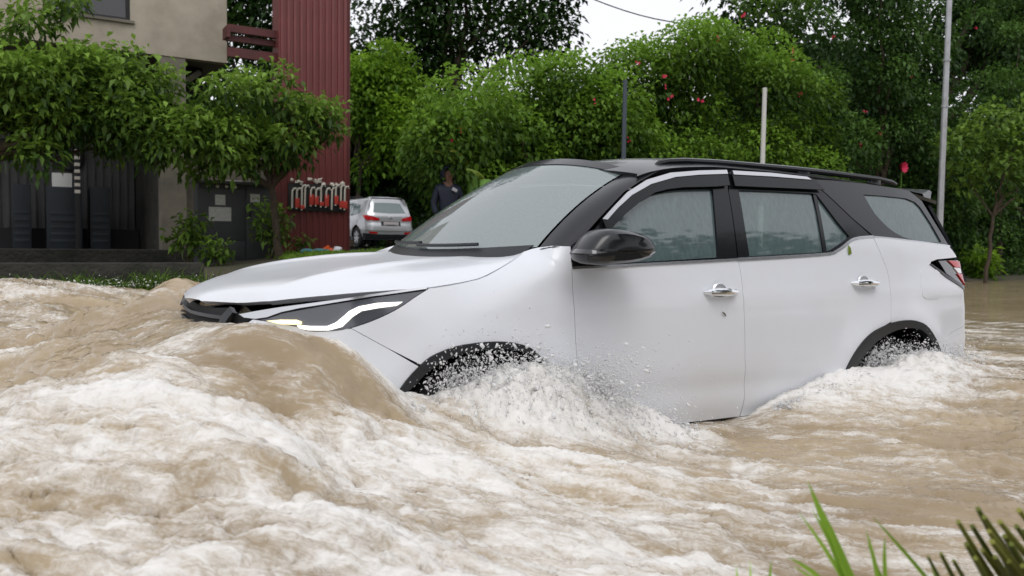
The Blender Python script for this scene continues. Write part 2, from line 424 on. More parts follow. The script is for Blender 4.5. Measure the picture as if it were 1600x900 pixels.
# ================================================================== flood water
def water_mat():
    m = bpy.data.materials.new('flood_water'); m.use_nodes = True; n = m.node_tree.nodes; l = m.node_tree.links; p = n['Principled BSDF']
    at = n.new('ShaderNodeAttribute'); at.attribute_name = 'foam'; a2 = n.new('ShaderNodeAttribute'); a2.attribute_name = 'silt'
    tc = n.new('ShaderNodeTexCoord'); mp = n.new('ShaderNodeMapping'); mp.vector_type = 'TEXTURE'; mp.inputs['Scale'].default_value = (3.6, 1, 1.4); mp.inputs['Rotation'].default_value = (0, 0, R(-40))
    l.new(tc.outputs['Object'], mp.inputs[0])
    nz = n.new('ShaderNodeTexNoise'); nz.inputs['Scale'].default_value = 38; nz.inputs['Detail'].default_value = 9; nz.inputs['Roughness'].default_value = .68; nz.inputs['Distortion'].default_value = .9
    l.new(mp.outputs[0], nz.inputs['Vector'])
    nf = n.new('ShaderNodeTexNoise'); nf.inputs['Scale'].default_value = 150; nf.inputs['Detail'].default_value = 6; nf.inputs['Roughness'].default_value = .7; l.new(mp.outputs[0], nf.inputs['Vector'])
    # lacy foam: vertex field broken up by fine noise
    ad = n.new('ShaderNodeMath'); ad.operation = 'MULTIPLY_ADD'; ad.inputs[1].default_value = 1.5; l.new(nz.outputs[0], ad.inputs[0]); 
    sb = n.new('ShaderNodeMath'); sb.operation = 'SUBTRACT'; sb.inputs[1].default_value = .75; l.new(at.outputs['Fac'], sb.inputs[0]); l.new(sb.outputs[0], ad.inputs[2])
    a3 = n.new('ShaderNodeMath'); a3.operation = 'MULTIPLY_ADD'; a3.inputs[1].default_value = .5; l.new(nf.outputs[0], a3.inputs[0]); l.new(ad.outputs[0], a3.inputs[2])
    mr = n.new('ShaderNodeMapRange'); mr.interpolation_type = 'SMOOTHSTEP'; mr.inputs[1].default_value = .32; mr.inputs[2].default_value = 1.25; l.new(a3.outputs[0], mr.inputs[0])
    br = n.new('ShaderNodeMix'); br.data_type = 'RGBA'; br.inputs[6].default_value = (.235, .17, .098, 1); br.inputs[7].default_value = (.41, .32, .205, 1); l.new(a2.outputs['Fac'], br.inputs[0])
    mx = n.new('ShaderNodeMix'); mx.data_type = 'RGBA'; mx.inputs[7].default_value = (.80, .78, .745, 1); l.new(mr.outputs[0], mx.inputs[0]); l.new(br.outputs[2], mx.inputs[6]); l.new(mx.outputs[2], p.inputs['Base Color'])
    rr = n.new('ShaderNodeMapRange'); rr.inputs[3].default_value = .07; rr.inputs[4].default_value = .55; l.new(mr.outputs[0], rr.inputs[0]); l.new(rr.outputs[0], p.inputs['Roughness'])
    p.inputs['IOR'].default_value = 1.333
    b1 = n.new('ShaderNodeBump'); b1.inputs['Strength'].default_value = .35; b1.inputs['Distance'].default_value = .012; l.new(nz.outputs[0], b1.inputs['Height'])
    b2 = n.new('ShaderNodeBump'); b2.inputs['Strength'].default_value = .3; b2.inputs['Distance'].default_value = .003; l.new(nf.outputs[0], b2.inputs['Height']); l.new(b1.outputs[0], b2.inputs['Normal'])
    l.new(b2.outputs[0], p.inputs['Normal'])
    MATS['flood_water'] = m
water_mat()
WL = .40
CX = [-.2, .10, .25, .42, .52, .63, .80, 1.0, 1.30, 1.45, 1.60, 1.81, 2.0, 2.45, 2.65, 2.94, 3.30, 3.7, 4.15, 4.5, 4.8, 5.6, 7, 9]
CZ = [.92, .915, .885, .835, .76, .66, .61, .60, .60, .58, .52, .475, .415, .415, .47, .53, .59, .60, .59, .54, .50, .46, .43, .41]
def car_dist(x, y):
    """distance outside the car's plan outline (rounded box), negative inside"""
    hx_, hy_, r_ = 2.395, .925, .45
    qx = np.abs(x-2.395)-hx_+r_; qy = np.abs(y)-hy_+r_
    return np.hypot(np.maximum(qx, 0), np.maximum(qy, 0))+np.minimum(np.maximum(qx, qy), 0)-r_
def water_z(x, y):
    d = car_dist(x, y); dp = np.maximum(d, 0)
    c = spl(np.clip(x, -.2, 9), CX, CZ)-WL
    lam = np.interp(x, [-.5, .4, 1.0, 2.0, 3.0, 4.5], [.9, .36, .38, .35, .55, .8])
    h = c*np.exp(-(dp/lam)**1.25)
    # pillow ahead of the nose
    dn = np.hypot(np.minimum(x-.15, 0), np.maximum(np.abs(y)-.55, 0)); ahead = sstep(.6, -.3, x)
    h = np.maximum(h, .50*np.exp(-(dn/1.5)**1.4)*ahead)
    # the two arms of the bow wave
    for sg, amp, ln in ((-1, .06, 2.4), (1, .16, 5.0)):
        th = R(40); ax, ay = .10, sg*.95; t = (x-ax)*math.cos(th)+(y*sg-abs(ay))*math.sin(th); q = -(x-ax)*math.sin(th)+(y*sg-abs(ay))*math.cos(th)
        t0 = np.clip(t, 0, 20); arm = amp*np.exp(-(t0/ln)**2)*np.exp(-np.where(q > 0, q/.55, q/.42)**2)*sstep(-.9, .2, t)
        h = h+arm
    # swell pushed out over the far lane
    h = h+.44*np.exp(-((x+.6)/2.2)**2-((y-5.2)/2.0)**2)+.06*np.exp(-((x+.9)/1.3)**2-((y-2.2)/1.4)**2)
    # wash on the near side ahead of the car
    h = h+.10*np.exp(-((x+.2)/1.2)**2-((y+1.7)/.8)**2)
    # turbulence, drawn out along the outflow
    ca, sa = math.cos(R(-40)), math.sin(R(-40)); u = x*ca+y*sa; v = -x*sa+y*ca
    wx = .25*fbm(u*1.1, v*1.1, 3, 3); wv = .25*fbm(u*1.1+9, v*1.1, 3, 13)
    rough = .45+.75*np.exp(-dp/1.6)*(1-.55*sstep(1.6, 2.6, x)*sstep(3.2, 2.4, x))+.55*sstep(1.4, -.6, x)
    rough = rough*(1-.86*sstep(4.5, 9, x))*np.interp(y, [-3.5, 6, 10], [1, .9, .5])
    n1 = fbm(u*.75+wx, v*1.5+wv, 3, 21)
    n2 = 1-2*np.abs(fbm(u*1.0+wx*2, v*2.8+wv*2, 3, 31, .45)); n3 = 1-2*np.abs(fbm(u*3.0+wx*4, v*7.0+wv*4, 4, 41, .6)); n4 = fbm(u*9, v*19, 4, 51, .65)
    nf = n1*.085+(n2-.6)*.060+(n3-.6)*.036+n4*.020
    nose_ = np.exp(-((x-.1)/.75)**2-((y+.6)/.9)**2)
    h = h+nf*rough*np.clip(.35+dp*1.5, 0, 1)*(1-.45*nose_)
    # froth heaped up by the two wheels
    fr = 1.2-2.6*np.abs(fbm(x*6, y*9, 5, 95, .72))
    for cx_, sx_, am in ((1.18, .36, .15), (3.85, .42, .07), (3.0, .35, .035), (1.75, .22, .05)):
        h = h+am*np.exp(-((x-cx_)/sx_)**2-((y+1.0)/.17)**2)*(.55+.75*fr)
    h = np.where(d < -.14, np.minimum(h, 0), h); h = np.where((d < 0) & (x > 1.6), np.minimum(h, .02), h)
    return WL+h, d, (n1, n2, n3, n4), rough, u, v
def axis(parts):
    out = []
    for a, b, st in parts: out += list(np.arange(a, b, st))
    return np.array(out)
gx = np.concatenate([np.linspace(-60, -7, 14), axis([(-6, -2, .12), (-2, -.9, .04), (-.9, 3.4, .0125), (3.4, 5.6, .022), (5.6, 9, .06), (9, 26, .25)]), np.linspace(26, 90, 20)])
gy = axis([(-3.2, -.7, .0115), (-.7, 2.5, .022), (2.5, 6, .045), (6, 12.01, .12)])
X, Y = np.meshgrid(gx, gy, indexing='ij'); n0, n1 = X.shape; X = X.ravel(); Y = Y.ravel()
Z, D, (a1, a2, a3, a4), RG, U_, V_ = water_z(X, Y)
# choppy: pull crests together sideways
I = np.arange(n0*n1).reshape(n0, n1); Zg = Z.reshape(n0, n1)
dzx = np.gradient(Zg, gx, axis=0).ravel(); dzy = np.gradient(Zg, gy, axis=1).ravel(); calm = np.exp(-np.abs(D)/3)
X2 = X-np.clip(dzx, -1, 1)*.012; Y2 = Y-np.clip(dzy, -1, 1)*.012
streak = fbm(U_*1.5, V_*5.5, 6, 61, .7); patch = fbm(U_*.7+3, V_*1.0, 3, 71)
zl = Z-WL
foam = .15+.88*streak+.50*patch+.28*(a3-.55)+.16*(a2-.5)
foam += .46*np.exp(-np.maximum(D, 0)/.30)*np.interp(X, [.2, .5, 1.0, 2, 2.3, 2.7, 3.5, 5], [-.2, .1, 1, .9, .5, .9, 1.1, .8])
foam += .34*np.exp(-((X+.35)/.9)**2-((Y+1.9)/.9)**2)+.20*np.exp(-((X-.5)/1.0)**2-((Y+2.2)/.6)**2)      # churned white in front, near the bank
foam += .25*sstep(.30, .55, zl)*sstep(.8, 2.0, Y)
foam += .38*np.exp(-((X-.55)/.6)**2-((Y+1.52)/.20)**2)+.55*np.exp(-np.maximum(D, 0)/.07)*sstep(.25, .45, X)*sstep(1.0, .8, X)*(Y < 0)+.30*np.exp(-((X+.15)/.35)**2-((Y+.9)/.4)**2)
for cx_, sx_ in ((1.18, .42), (3.85, .5), (3.0, .4), (1.75, .3)): foam += (.80 if cx_ < 2 else .24)*np.exp(-((X-cx_)/sx_)**2-((Y+1.0)/.20)**2)
foam -= .12*np.exp(-((X-.28)/.42)**2-((Y+1.12)/.25)**2)                                                  # the smooth yellow back of the wave
foam -= .30*sstep(1.6, 3.5, X)*sstep(-1.25, -1.6, Y)-.12*sstep(4.4, 5.2, X)
foam -= .55*sstep(8, 12, X); foam = np.clip(foam, -.3, 1.15)
silt = np.clip(.5+.9*fbm(U_*.9, V_*1.6, 4, 81)+.25*a2, 0, 1)
T = np.stack([I[:-1, :-1].ravel(), I[1:, :-1].ravel(), I[1:, 1:].ravel(), I[:-1, 1:].ravel()], 1)
wtr = np_mesh('water', np.stack([X2, Y2, Z], -1), T, 'flood_water', None, True, None, {'foam': foam, 'silt': silt})
tag(wtr, 'churning brown flood water with white foam covering the road', kind='structure')

# ================================================================== foliage tools
RNG = np.random.RandomState(7)
def rnd_dir(n): 
    v = RNG.normal(size=(n, 3)); return v/np.linalg.norm(v, axis=1)[:, None]
def leaf_arrays(P, Dv, L, Wd, fold=.25, droop=.2):
    n = len(P); up = np.tile([0, 0, 1.], (n, 1)); S = np.cross(Dv, up+.4*rnd_dir(n)); S /= np.linalg.norm(S, axis=1)[:, None]+1e-9; N = np.cross(S, Dv)
    L = L[:, None]; Wd = Wd[:, None]
    mid = P+Dv*L*.45; a = mid+S*Wd+N*Wd*fold; b = mid-S*Wd+N*Wd*fold; tip = P+Dv*L-np.array([0, 0, 1.])*L*droop
    V = np.stack([P, a, tip, b], 1).reshape(-1, 3); k = np.arange(n)*4
    return V, np.concatenate([np.stack([k, k+1, k+2], 1), np.stack([k, k+2, k+3], 1)])
def foliage(name, blobs, n, size, m, parent, aspect=.28, droop=.25, fill=.25, down=.25, tint_up=.35, seed=None, flat=1.0):
    """leaf-sized faces spread over the shells of many clumps (centre, radius) plus sparse filling inside"""
    C = np.array([b[:3] for b in blobs], float); r = np.array([b[3] for b in blobs], float); pw = r**2/np.sum(r**2)
    bi = RNG.choice(len(C), n, p=pw); d = rnd_dir(n); d[:, 2] = np.where(RNG.rand(n) < .35, np.abs(d[:, 2]), d[:, 2])
    rr = r[bi]*np.where(RNG.rand(n) < fill, RNG.rand(n)**.5, .78+.3*RNG.rand(n))
    # sub-clumps give light and dark bunches
    P = C[bi]+d*rr[:, None]*np.array([1, 1, flat])
    cl = P+.0; P = P+RNG.normal(size=(n, 3))*size*.5
    Dv = d*.8+rnd_dir(n)*.8+np.array([0, 0, -down]); Dv /= np.linalg.norm(Dv, axis=1)[:, None]
    L = size*(.65+.7*RNG.rand(n)); V, T = leaf_arrays(P, Dv, L, L*aspect, .25, droop)
    bt = RNG.rand(len(C))[bi]*.35
    tint = np.clip(.10+bt+.30*RNG.rand(n)+tint_up*np.clip(d[:, 2], -.3, 1)+.25*(RNG.rand(n) < .08), 0, 1)**1.25  # leaves on clump tops coloured lighter, painting in light from above
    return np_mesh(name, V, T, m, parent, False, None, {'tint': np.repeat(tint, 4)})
def limb(mb, a, b, r0, r1, k=6, wob=.06):
    a = np.array(a, float); b = np.array(b, float); L = np.linalg.norm(b-a); pts = []
    for i in range(k+1):
        t = i/k; pts.append(a+(b-a)*t+RNG.normal(size=3)*wob*L*.4*math.sin(math.pi*t))
    mb.tube(pts, list(np.linspace(r0, r1, k+1)), 7); return pts
def gz(x, y): return float(ground_z(np.array([x]), np.array([y]))[0])
def tree(name, label, base, blobs, n, size, m, trunk_r=.12, group=None, cat='tree', limbs=6, **k):
    bx, by = base[0], base[1]; bz = gz(bx, by)-.05; t = empty(name, (bx, by, bz+.05)); tag(t, label, cat, group)
    off = np.array([bx, by, bz+.05]); C = np.array([b[:3] for b in blobs])-off; top = C.mean(0)
    mb = MB(); fork = np.array([top[0]*.35, top[1]*.35, max(.5, top[2]*.55)]); limb(mb, (0, 0, -.05), fork, trunk_r, trunk_r*.7, 8, .03)
    idx = RNG.choice(len(C), min(limbs, len(C)), replace=False)
    for i in idx: limb(mb, fork, C[i], trunk_r*.55, trunk_r*.15, 6, .08)
    mb.build('trunk', 'bark', t)
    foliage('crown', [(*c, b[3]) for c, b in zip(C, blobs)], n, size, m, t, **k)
    return t
def px_blobs(spec, jitter=0.0, ysc=None):
    """(px, py, depth, radius in metres)"""
    return [(*wd(a, b, c), r_) for a, b, c, r_ in spec]
def scatter(region, n, depth, rad, seed):
    """clumps spread over a photo-space polygon given at its real depth (depth may be a function of px)"""
    rs = np.random.RandomState(seed); poly = np.array(region, float); lo, hi = poly.min(0), poly.max(0); out = []
    while len(out) < n:
        p = lo+(hi-lo)*rs.rand(2)
        if polar_inside(poly, p[None])[0]:
            dp = depth(p[0]) if callable(depth) else depth
            out.append((*wd(p[0], p[1], dp+rs.uniform(-.8, .8)), rad*(.6+.8*rs.rand())))
    return out

# ================================================================== trees and hedges behind the road
hy = lambda px: (9.6+3.79)/wray(px, 400)[1]*1.0            # depth of the hedge line y = 9.6
tree('dark_tree', 'tall dark leafy tree rising behind the drive and the silver car', wd(700, 372, 36)[:2],
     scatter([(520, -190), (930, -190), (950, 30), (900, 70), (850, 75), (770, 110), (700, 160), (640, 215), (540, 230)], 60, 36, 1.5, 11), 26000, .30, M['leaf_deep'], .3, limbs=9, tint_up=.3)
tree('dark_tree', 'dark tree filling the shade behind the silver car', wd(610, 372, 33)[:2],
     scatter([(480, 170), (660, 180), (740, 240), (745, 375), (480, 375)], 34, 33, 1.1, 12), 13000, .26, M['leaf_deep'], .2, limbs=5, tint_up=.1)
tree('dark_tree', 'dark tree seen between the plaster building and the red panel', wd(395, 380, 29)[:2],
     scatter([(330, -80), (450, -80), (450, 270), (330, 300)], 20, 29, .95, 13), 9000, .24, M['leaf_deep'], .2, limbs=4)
tree('bright_shrub', 'bright green bushy shrub tree right of the red panel', wd(548, 376, 31)[:2],
     scatter([(535, 150), (560, 115), (600, 88), (635, 105), (655, 190), (650, 250), (600, 275), (540, 265)], 24, 31, .72, 14), 9000, .22, M['leaf_bright'], .1, limbs=6, tint_up=.35)
def creeper(name, label, region, n, seed, leaves, rad=.74, back=.9, base_px=None, size=.115, m='leaf_creeper', fl=True):
    bl = scatter(region, n, lambda p: hy(p)+back, rad, seed); b = np.array(bl); cx = wd(base_px, 400, hy(base_px)+back)
    t = tree(name, label, cx[:2], bl, int(leaves*1.45), size, M[m], .12, 'flowering creeper thickets along the far roadside', 'creeper', 8, down=.3, droop=.3, tint_up=.6, fill=.12, aspect=.34)
    return t, bl
cr = []
cr.append(creeper('creeper_thicket', 'sloping creeper thicket right of the person in the hooded jacket', [(655, 225), (700, 185), (770, 150), (840, 122), (880, 118), (930, 135), (960, 400), (760, 400), (735, 290), (690, 280)], 40, 21, 22000, base_px=840))
cr.append(creeper('creeper_thicket', 'creeper thicket around the dark thin pole above the SUV windscreen', [(915, 140), (960, 135), (1010, 112), (1060, 82), (1100, 55), (1140, 400), (930, 400)], 35, 22, 18700, base_px=1030))
cr.append(creeper('creeper_thicket', 'tall creeper thicket with red flowers around the short pale pole', [(1060, 88), (1120, 45), (1180, 5), (1260, -30), (1310, 400), (1110, 400)], 39, 23, 20900, base_px=1190))
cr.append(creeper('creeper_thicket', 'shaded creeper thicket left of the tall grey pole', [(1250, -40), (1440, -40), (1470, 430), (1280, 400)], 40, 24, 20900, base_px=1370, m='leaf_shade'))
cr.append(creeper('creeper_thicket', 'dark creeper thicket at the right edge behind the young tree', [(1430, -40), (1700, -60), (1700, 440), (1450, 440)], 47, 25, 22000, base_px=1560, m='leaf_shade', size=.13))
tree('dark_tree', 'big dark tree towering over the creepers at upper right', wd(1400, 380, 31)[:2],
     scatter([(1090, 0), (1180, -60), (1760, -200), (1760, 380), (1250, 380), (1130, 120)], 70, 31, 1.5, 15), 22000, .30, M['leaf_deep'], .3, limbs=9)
# the wood far behind, one dark mass
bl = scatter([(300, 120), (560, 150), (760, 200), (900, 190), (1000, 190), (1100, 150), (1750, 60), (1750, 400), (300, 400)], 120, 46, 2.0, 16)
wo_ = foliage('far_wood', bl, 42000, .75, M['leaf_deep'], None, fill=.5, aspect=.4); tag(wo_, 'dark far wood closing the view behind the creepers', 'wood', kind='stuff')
# trees on the near bank, behind the photographer: seen only mirrored in the panes and paint
for k, (x_, y_, h_, lb) in enumerate(((7.5, -12.5, 7.2, 'first'), (13.0, -12.0, 8.4, 'second'), (18.5, -13.0, 9.4, 'third'), (25.0, -13.5, 10.2, 'fourth'), (0.5, -15, 6.5, 'fifth'))):
    rs = np.random.RandomState(90+k); bl = [(x_+rs.uniform(-2.4, 2.4), y_+rs.uniform(-1.5, 1.5), h_*rs.uniform(.45, .93), rs.uniform(.8, 1.5)) for _ in range(22)]
    tree('roadside_tree', 'leafy tree on the near bank mirrored in the SUV side windows, %s of the row' % lb, (x_, y_), bl, 3500, .45, M['leaf_deep'], .2, 'trees on the near bank', limbs=5)

# ================================================================== plaster building on the left
FY = 15.6
def fy(px, py, y=FY): return wy(px, py, y)
def Xp(px, y=FY): return float(fy(px, 300, y)[0])
def Zp(px, py, y=FY): return float(fy(px, py, y)[2])
gzb = .70
bld = empty('building', (Xp(200), FY, gzb)); tag(bld, 'plaster building with a dark open bay behind the leafy branches', 'building')
bo = np.array([Xp(200), FY, gzb])
def bpart(mb, name, m, parent=None, smooth=False): 
    mb.V = [tuple(np.array(v)-bo) for v in mb.V]; return mb.build(name, m, parent or bld, smooth)
xL = Xp(-260); xR = Xp(356); zt = 9.0
zl_ = Zp(200, 80); xo0 = Xp(72); xo1 = Xp(207); zo = Zp(140, 24)
# upper storey wall, as pieces butted round the dark window opening
wall_pieces = [((xL, zl_), (xo0, zt)), ((xo0, zl_), (xo1, zo)), ((xo1, zl_), (xR, zt))]
mb = MB()
for (x0, z0), (x1, z1) in wall_pieces: mb.box((x0, FY, z0), (x1, FY+.25, z1))
mb.box((xo0, FY, zo+1.5), (xo1, FY+.25, zt)); bpart(mb, 'upper_wall', 'plaster')
wn = bpart(MB().box((xo0, FY+.14, zo), (xo1, FY+.18, zo+1.5)), 'window', 'smoke_lens')
mb = MB()
for x0, x1, z0, z1 in ((xo0, xo0+.07, zo, zo+1.5), (xo1-.07, xo1, zo, zo+1.5), (xo0+.07, xo1-.07, zo, zo+.07), ((xo0+xo1)/2-.03, (xo0+xo1)/2+.03, zo+.07, zo+1.5)): mb.box((x0, FY+.08, z0), (x1, FY+.139, z1))
bpart(mb, 'window_frame', 'machine_dark', wn)
bpart(MB().box((xo0-.08, FY-.07, zo-.06), (xo1+.08, FY-.002, zo-.002)), 'window_sill', 'plaster_dark', wn)
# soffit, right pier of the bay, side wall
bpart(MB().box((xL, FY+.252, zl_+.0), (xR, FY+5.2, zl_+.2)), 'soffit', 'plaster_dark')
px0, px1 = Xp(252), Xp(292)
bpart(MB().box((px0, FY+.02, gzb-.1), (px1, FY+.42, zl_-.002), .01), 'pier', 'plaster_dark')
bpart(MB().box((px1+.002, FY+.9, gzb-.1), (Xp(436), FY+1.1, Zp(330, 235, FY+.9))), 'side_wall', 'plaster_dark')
bpart(MB().box((xR-.25, FY+.26, zl_+.202), (xR-.002, FY+5, zt)), 'return_wall', 'plaster')
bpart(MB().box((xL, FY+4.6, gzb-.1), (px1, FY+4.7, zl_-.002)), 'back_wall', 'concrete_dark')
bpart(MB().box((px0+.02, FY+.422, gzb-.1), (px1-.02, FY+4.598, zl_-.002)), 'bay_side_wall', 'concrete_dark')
# ribbed sheet lining of the bay: each rib its own piece
yb = FY+4.5; rx0, rx1 = Xp(-120, yb), px0-.02; rz0, rz1 = gzb+.75, zl_-.25
sheet = bpart(MB().box((rx0, yb, rz0), (rx1, yb+.05, rz1)), 'ribbed_sheet', 'rib_sheet')
k = 0; x = rx0
ribm = None
while x < rx1-.1:
    mb = MB().box((-.035, -.035, rz0-gzb), (.035, -.001, rz1-gzb), .012)
    if ribm is None: r0_ = mb.build('rib', 'rib_sheet', sheet, True); ribm = r0_.data; r0_.location = (x-bo[0], yb-bo[1], 0)
    else:
        o = r0_.copy(); COL.objects.link(o); o.location = (x-bo[0], yb-bo[1], 0)
    x += .19
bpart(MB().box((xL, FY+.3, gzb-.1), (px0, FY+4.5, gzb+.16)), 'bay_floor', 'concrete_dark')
bpart(MB().box((xL, FY-.10, gzb-.15), (Xp(300), FY+.30, gzb+.30), .02), 'plinth', 'concrete_dark')
bpart(MB().box((xL, yb-.7, gzb+.16), (px0, yb-.1, gzb+.74), .01), 'bay_bench', 'machine_dark')
# black slab painted as the shade in an opening, and brace under the upper storey, at its right end
bpart(MB().prism([(Xp(268), FY+.9, zl_-.01), (Xp(268), FY+.9, Zp(268, 128)), (Xp(330), FY+.9, Zp(330, 140)), (Xp(330), FY+.9, zl_-.01)], (0, .1, 0)), 'opening_shade', 'dark_void')
bpart(MB().tube([(Xp(270), FY+.5, Zp(270, 140)), (Xp(322), FY+.6, Zp(322, 106))], .07, 6), 'brace', 'plaster_dark')

# low kerb wall in front of the bay at the water's edge
kb = MB().box((xL, 10.35, .1), (Xp(318, 10.35), 10.65, Zp(150, 411, 10.35)), .02).build('kerb_wall', 'concrete_dark'); tag(kb, 'low dark kerb wall between the flood and the open bay', 'wall')

# machinery in the bay
def thing_box(name, label, cat, px0, py0, px1, py1, y, dy, m, bev=.02, group=None):
    x0, x1 = Xp(px0, y), Xp(px1, y); z1, z0 = Zp((px0+px1)/2, py0, y), Zp((px0+px1)/2, py1, y)
    o = empty(name, ((x0+x1)/2, y+dy/2, z0)); tag(o, label, cat, group); w_ = (x1-x0)/2
    MB().box((-w_, -dy/2, 0), (w_, dy/2, z1-z0), bev).build('casing', m, o); return o, w_, z1-z0, dy
MY = FY+2.4
zf = gzb+.16
def floor_box(name, label, cat, px0, py0, px1, m, y=MY, dy=.8):
    x0, x1 = Xp(px0, y), Xp(px1, y); z1 = Zp((px0+px1)/2, py0, y); o = empty(name, ((x0+x1)/2, y+dy/2, zf)); tag(o, label, cat); w_ = (x1-x0)/2
    MB().box((-w_, -dy/2, .08), (w_, dy/2, z1-zf), .02).build('casing', m, o)
    for sx_ in (-1, 1): MB().box((sx_*w_*.8-.05, -dy/2+.05, 0), (sx_*w_*.8+.05, dy/2-.05, .085)).build('foot', 'machine_dark', o)
    for k in range(5): MB().box((-w_*.8, -dy/2-.012, .25+k*.16), (w_*.8, -dy/2-.002, .33+k*.16), .003).build('cooling_fin', m, o)
    return o, w_, z1, dy
g1 = floor_box('transformer', 'dark blue transformer under the white box in the open bay', 'transformer', 72, 292, 128, 'machine_blue')
g2 = floor_box('switch_box', 'narrow dark blue switch box at the left of the open bay', 'switch box', 18, 288, 48, 'machine_blue', MY+.3)
g3 = floor_box('switch_box', 'dark blue box right of the banded post in the open bay', 'switch box', 140, 292, 172, 'machine_blue', MY+.2)
wb, *_ = thing_box('white_box', 'small white box standing on the dark blue transformer', 'box', 82, 263, 113, 285, MY+.1, .25, 'paper', .01); wb.location.z = g1[2]+.001
post = empty('banded_post', (Xp(121, FY+2.1), FY+2.1, zf)); tag(post, 'thin post with pale bands standing in the dark bay', 'post')
pz1 = Zp(121, 208, FY+2.1)-zf
MB().box((-.05, -.05, 0), (.05, .05, pz1), .005).build('shaft', 'machine_dark', post)
for k in range(9):
    z = pz1-.06-k*.155; MB().box((-.056, -.056, z-.075), (.056, .056, z), .004).build('band', 'rack_white', post)
fan = empty('wall_fan', (Xp(108, yb), yb-.05, Zp(108, 246, yb))); tag(fan, 'round dark fan on the ribbed sheet behind the banded post', 'fan')
MB().lathe([(.30, -.08), (.36, -.06), (.36, .0), (.30, .02)], 28, 'y', (0, 0, 0), True).build('housing', 'machine_dark', fan)
for k in range(5): MB().box((.05, -.04, -.06), (.29, -.025, .06), .004, Matrix.Rotation(k*2*math.pi/5, 3, 'Y'), (0, 0, 0)).build('blade', 'machine_dark', fan)

# grey electric cabinet
CYY = 14.1
cx0, cx1, cx2 = Xp(309, CYY), Xp(384, CYY), Xp(424, CYY); cz1 = Zp(350, 287, CYY); cz0 = gz((cx0+cx2)/2, CYY)
cab = empty('electric_cabinet', ((cx0+cx2)/2, CYY+.3, cz0)); tag(cab, 'dark grey two-door electric cabinet with stickers left of the red panel', 'cabinet')
co = np.array([(cx0+cx2)/2, CYY+.3, cz0])
def cpt(mb, name, m, parent=cab, smooth=True): mb.V = [tuple(np.array(v)-co) for v in mb.V]; return mb.build(name, m, parent, smooth)
cpt(MB().box((cx0+.02, CYY+.03, cz0-.05), (cx2-.02, CYY+.6, cz1)), 'casing', 'cabinet_grey')
d1 = cpt(MB().box((cx0, CYY, cz0+.45), (cx1-.01, CYY+.028, cz1-.10), .006), 'door', 'cabinet_grey')
d2 = cpt(MB().box((cx1+.01, CYY, cz0+.06), (cx2, CYY+.028, cz1-.03), .006), 'door', 'cabinet_grey')
cpt(MB().box((cx0, CYY, cz0+.06), (cx1-.01, CYY+.028, cz0+.43), .006), 'lower_panel', 'cabinet_grey')
cpt(MB().box((cx0-.06, CYY-.06, cz1), (cx2+.05, CYY+.66, cz1+.06), .015), 'roof', 'cabinet_grey')
for k in range(9):
    x = cx0+.12+k*(cx1-cx0-.24)/8; cpt(MB().box((x-.03, CYY-.012, cz1-.085), (x+.03, CYY+.027, cz1-.03), .003, Matrix.Rotation(.5, 3, 'Y')), 'louvre', 'rack_white' if k % 2 else 'cabinet_grey')
def sticker(px0, py0, px1, py1, d): return cpt(MB().box((Xp(px0, CYY), CYY-.004, Zp(px0, py1, CYY)), (Xp(px1, CYY), CYY-.001, Zp(px0, py0, CYY))), 'sticker', 'sticker', d)
sticker(336, 304, 352, 320, d1); sticker(326, 323, 361, 345, d1); sticker(391, 303, 406, 316, d2)
cpt(MB().box((Xp(384, CYY)+.06, CYY-.03, cz0+.95), (Xp(384, CYY)+.10, CYY-.001, cz0+1.12), .008), 'handle', 'machine_dark', d2)
pap = MB().box((-.20, -.12, 0), (.20, .12, .012), .004).build('paper_sheet', 'paper'); pap.location = (Xp(363, CYY), CYY+.08, cz1+.062); pap.rotation_euler = (0, 0, .12); tag(pap, 'white sheet lying on top of the grey cabinet', 'sheet')

# red ribbed panel with steel beams
RY = 14.6
rxa, rxb = Xp(436, RY), Xp(543, RY); rzb = gz((rxa+rxb)/2, RY)-.1; rzt = 7.6
pan = empty('clad_column', ((rxa+rxb)/2, RY, rzb+.1)); tag(pan, 'tall dark red ribbed metal panel beside the drive', 'panel'); po = np.array([(rxa+rxb)/2, RY, rzb+.1])
def ppt(mb, name, m, parent=pan, smooth=False): mb.V = [tuple(np.array(v)-po) for v in mb.V]; return mb.build(name, m, parent, smooth)
ppt(MB().box((rxa, RY, rzb), (rxb, RY+.5, rzt)), 'backing', 'red_sheet')
nr = 11; r0_ = None
for k in range(nr):
    x = rxa+.07+(rxb-rxa-.14)*k/(nr-1)
    if r0_ is None: r0_ = ppt(MB().box((x-.032, RY-.035, rzb), (x+.032, RY-.001, rzt), .014), 'rib', 'red_sheet', pan, True); x00 = x
    else: o = r0_.copy(); COL.objects.link(o); o.location = (x-x00, 0, 0)
ppt(MB().box((rxb+.002, RY-.02, rzb), (rxb+.05, RY+.5, rzt)), 'edge_strip', 'red_beam')
for py_, h_, y_ in ((47, .16, RY+.2), (62, .13, RY+.32), (84, .20, RY+.2)):
    z = Zp(385, py_, y_); bm_ = MB().box((xR-.15, y_, z-h_/2), (rxa-.002, y_+.12, z+h_/2)); bm_.V = [tuple(np.array(v)-po) for v in bm_.V]; bm_.build('beam', 'red_beam', pan, False)
ppt(MB().box((xR-.2, RY+.1, Zp(345, 54, RY)), (xR-.12, RY+.5, Zp(345, 36, RY))), 'beam_plate', 'red_beam')

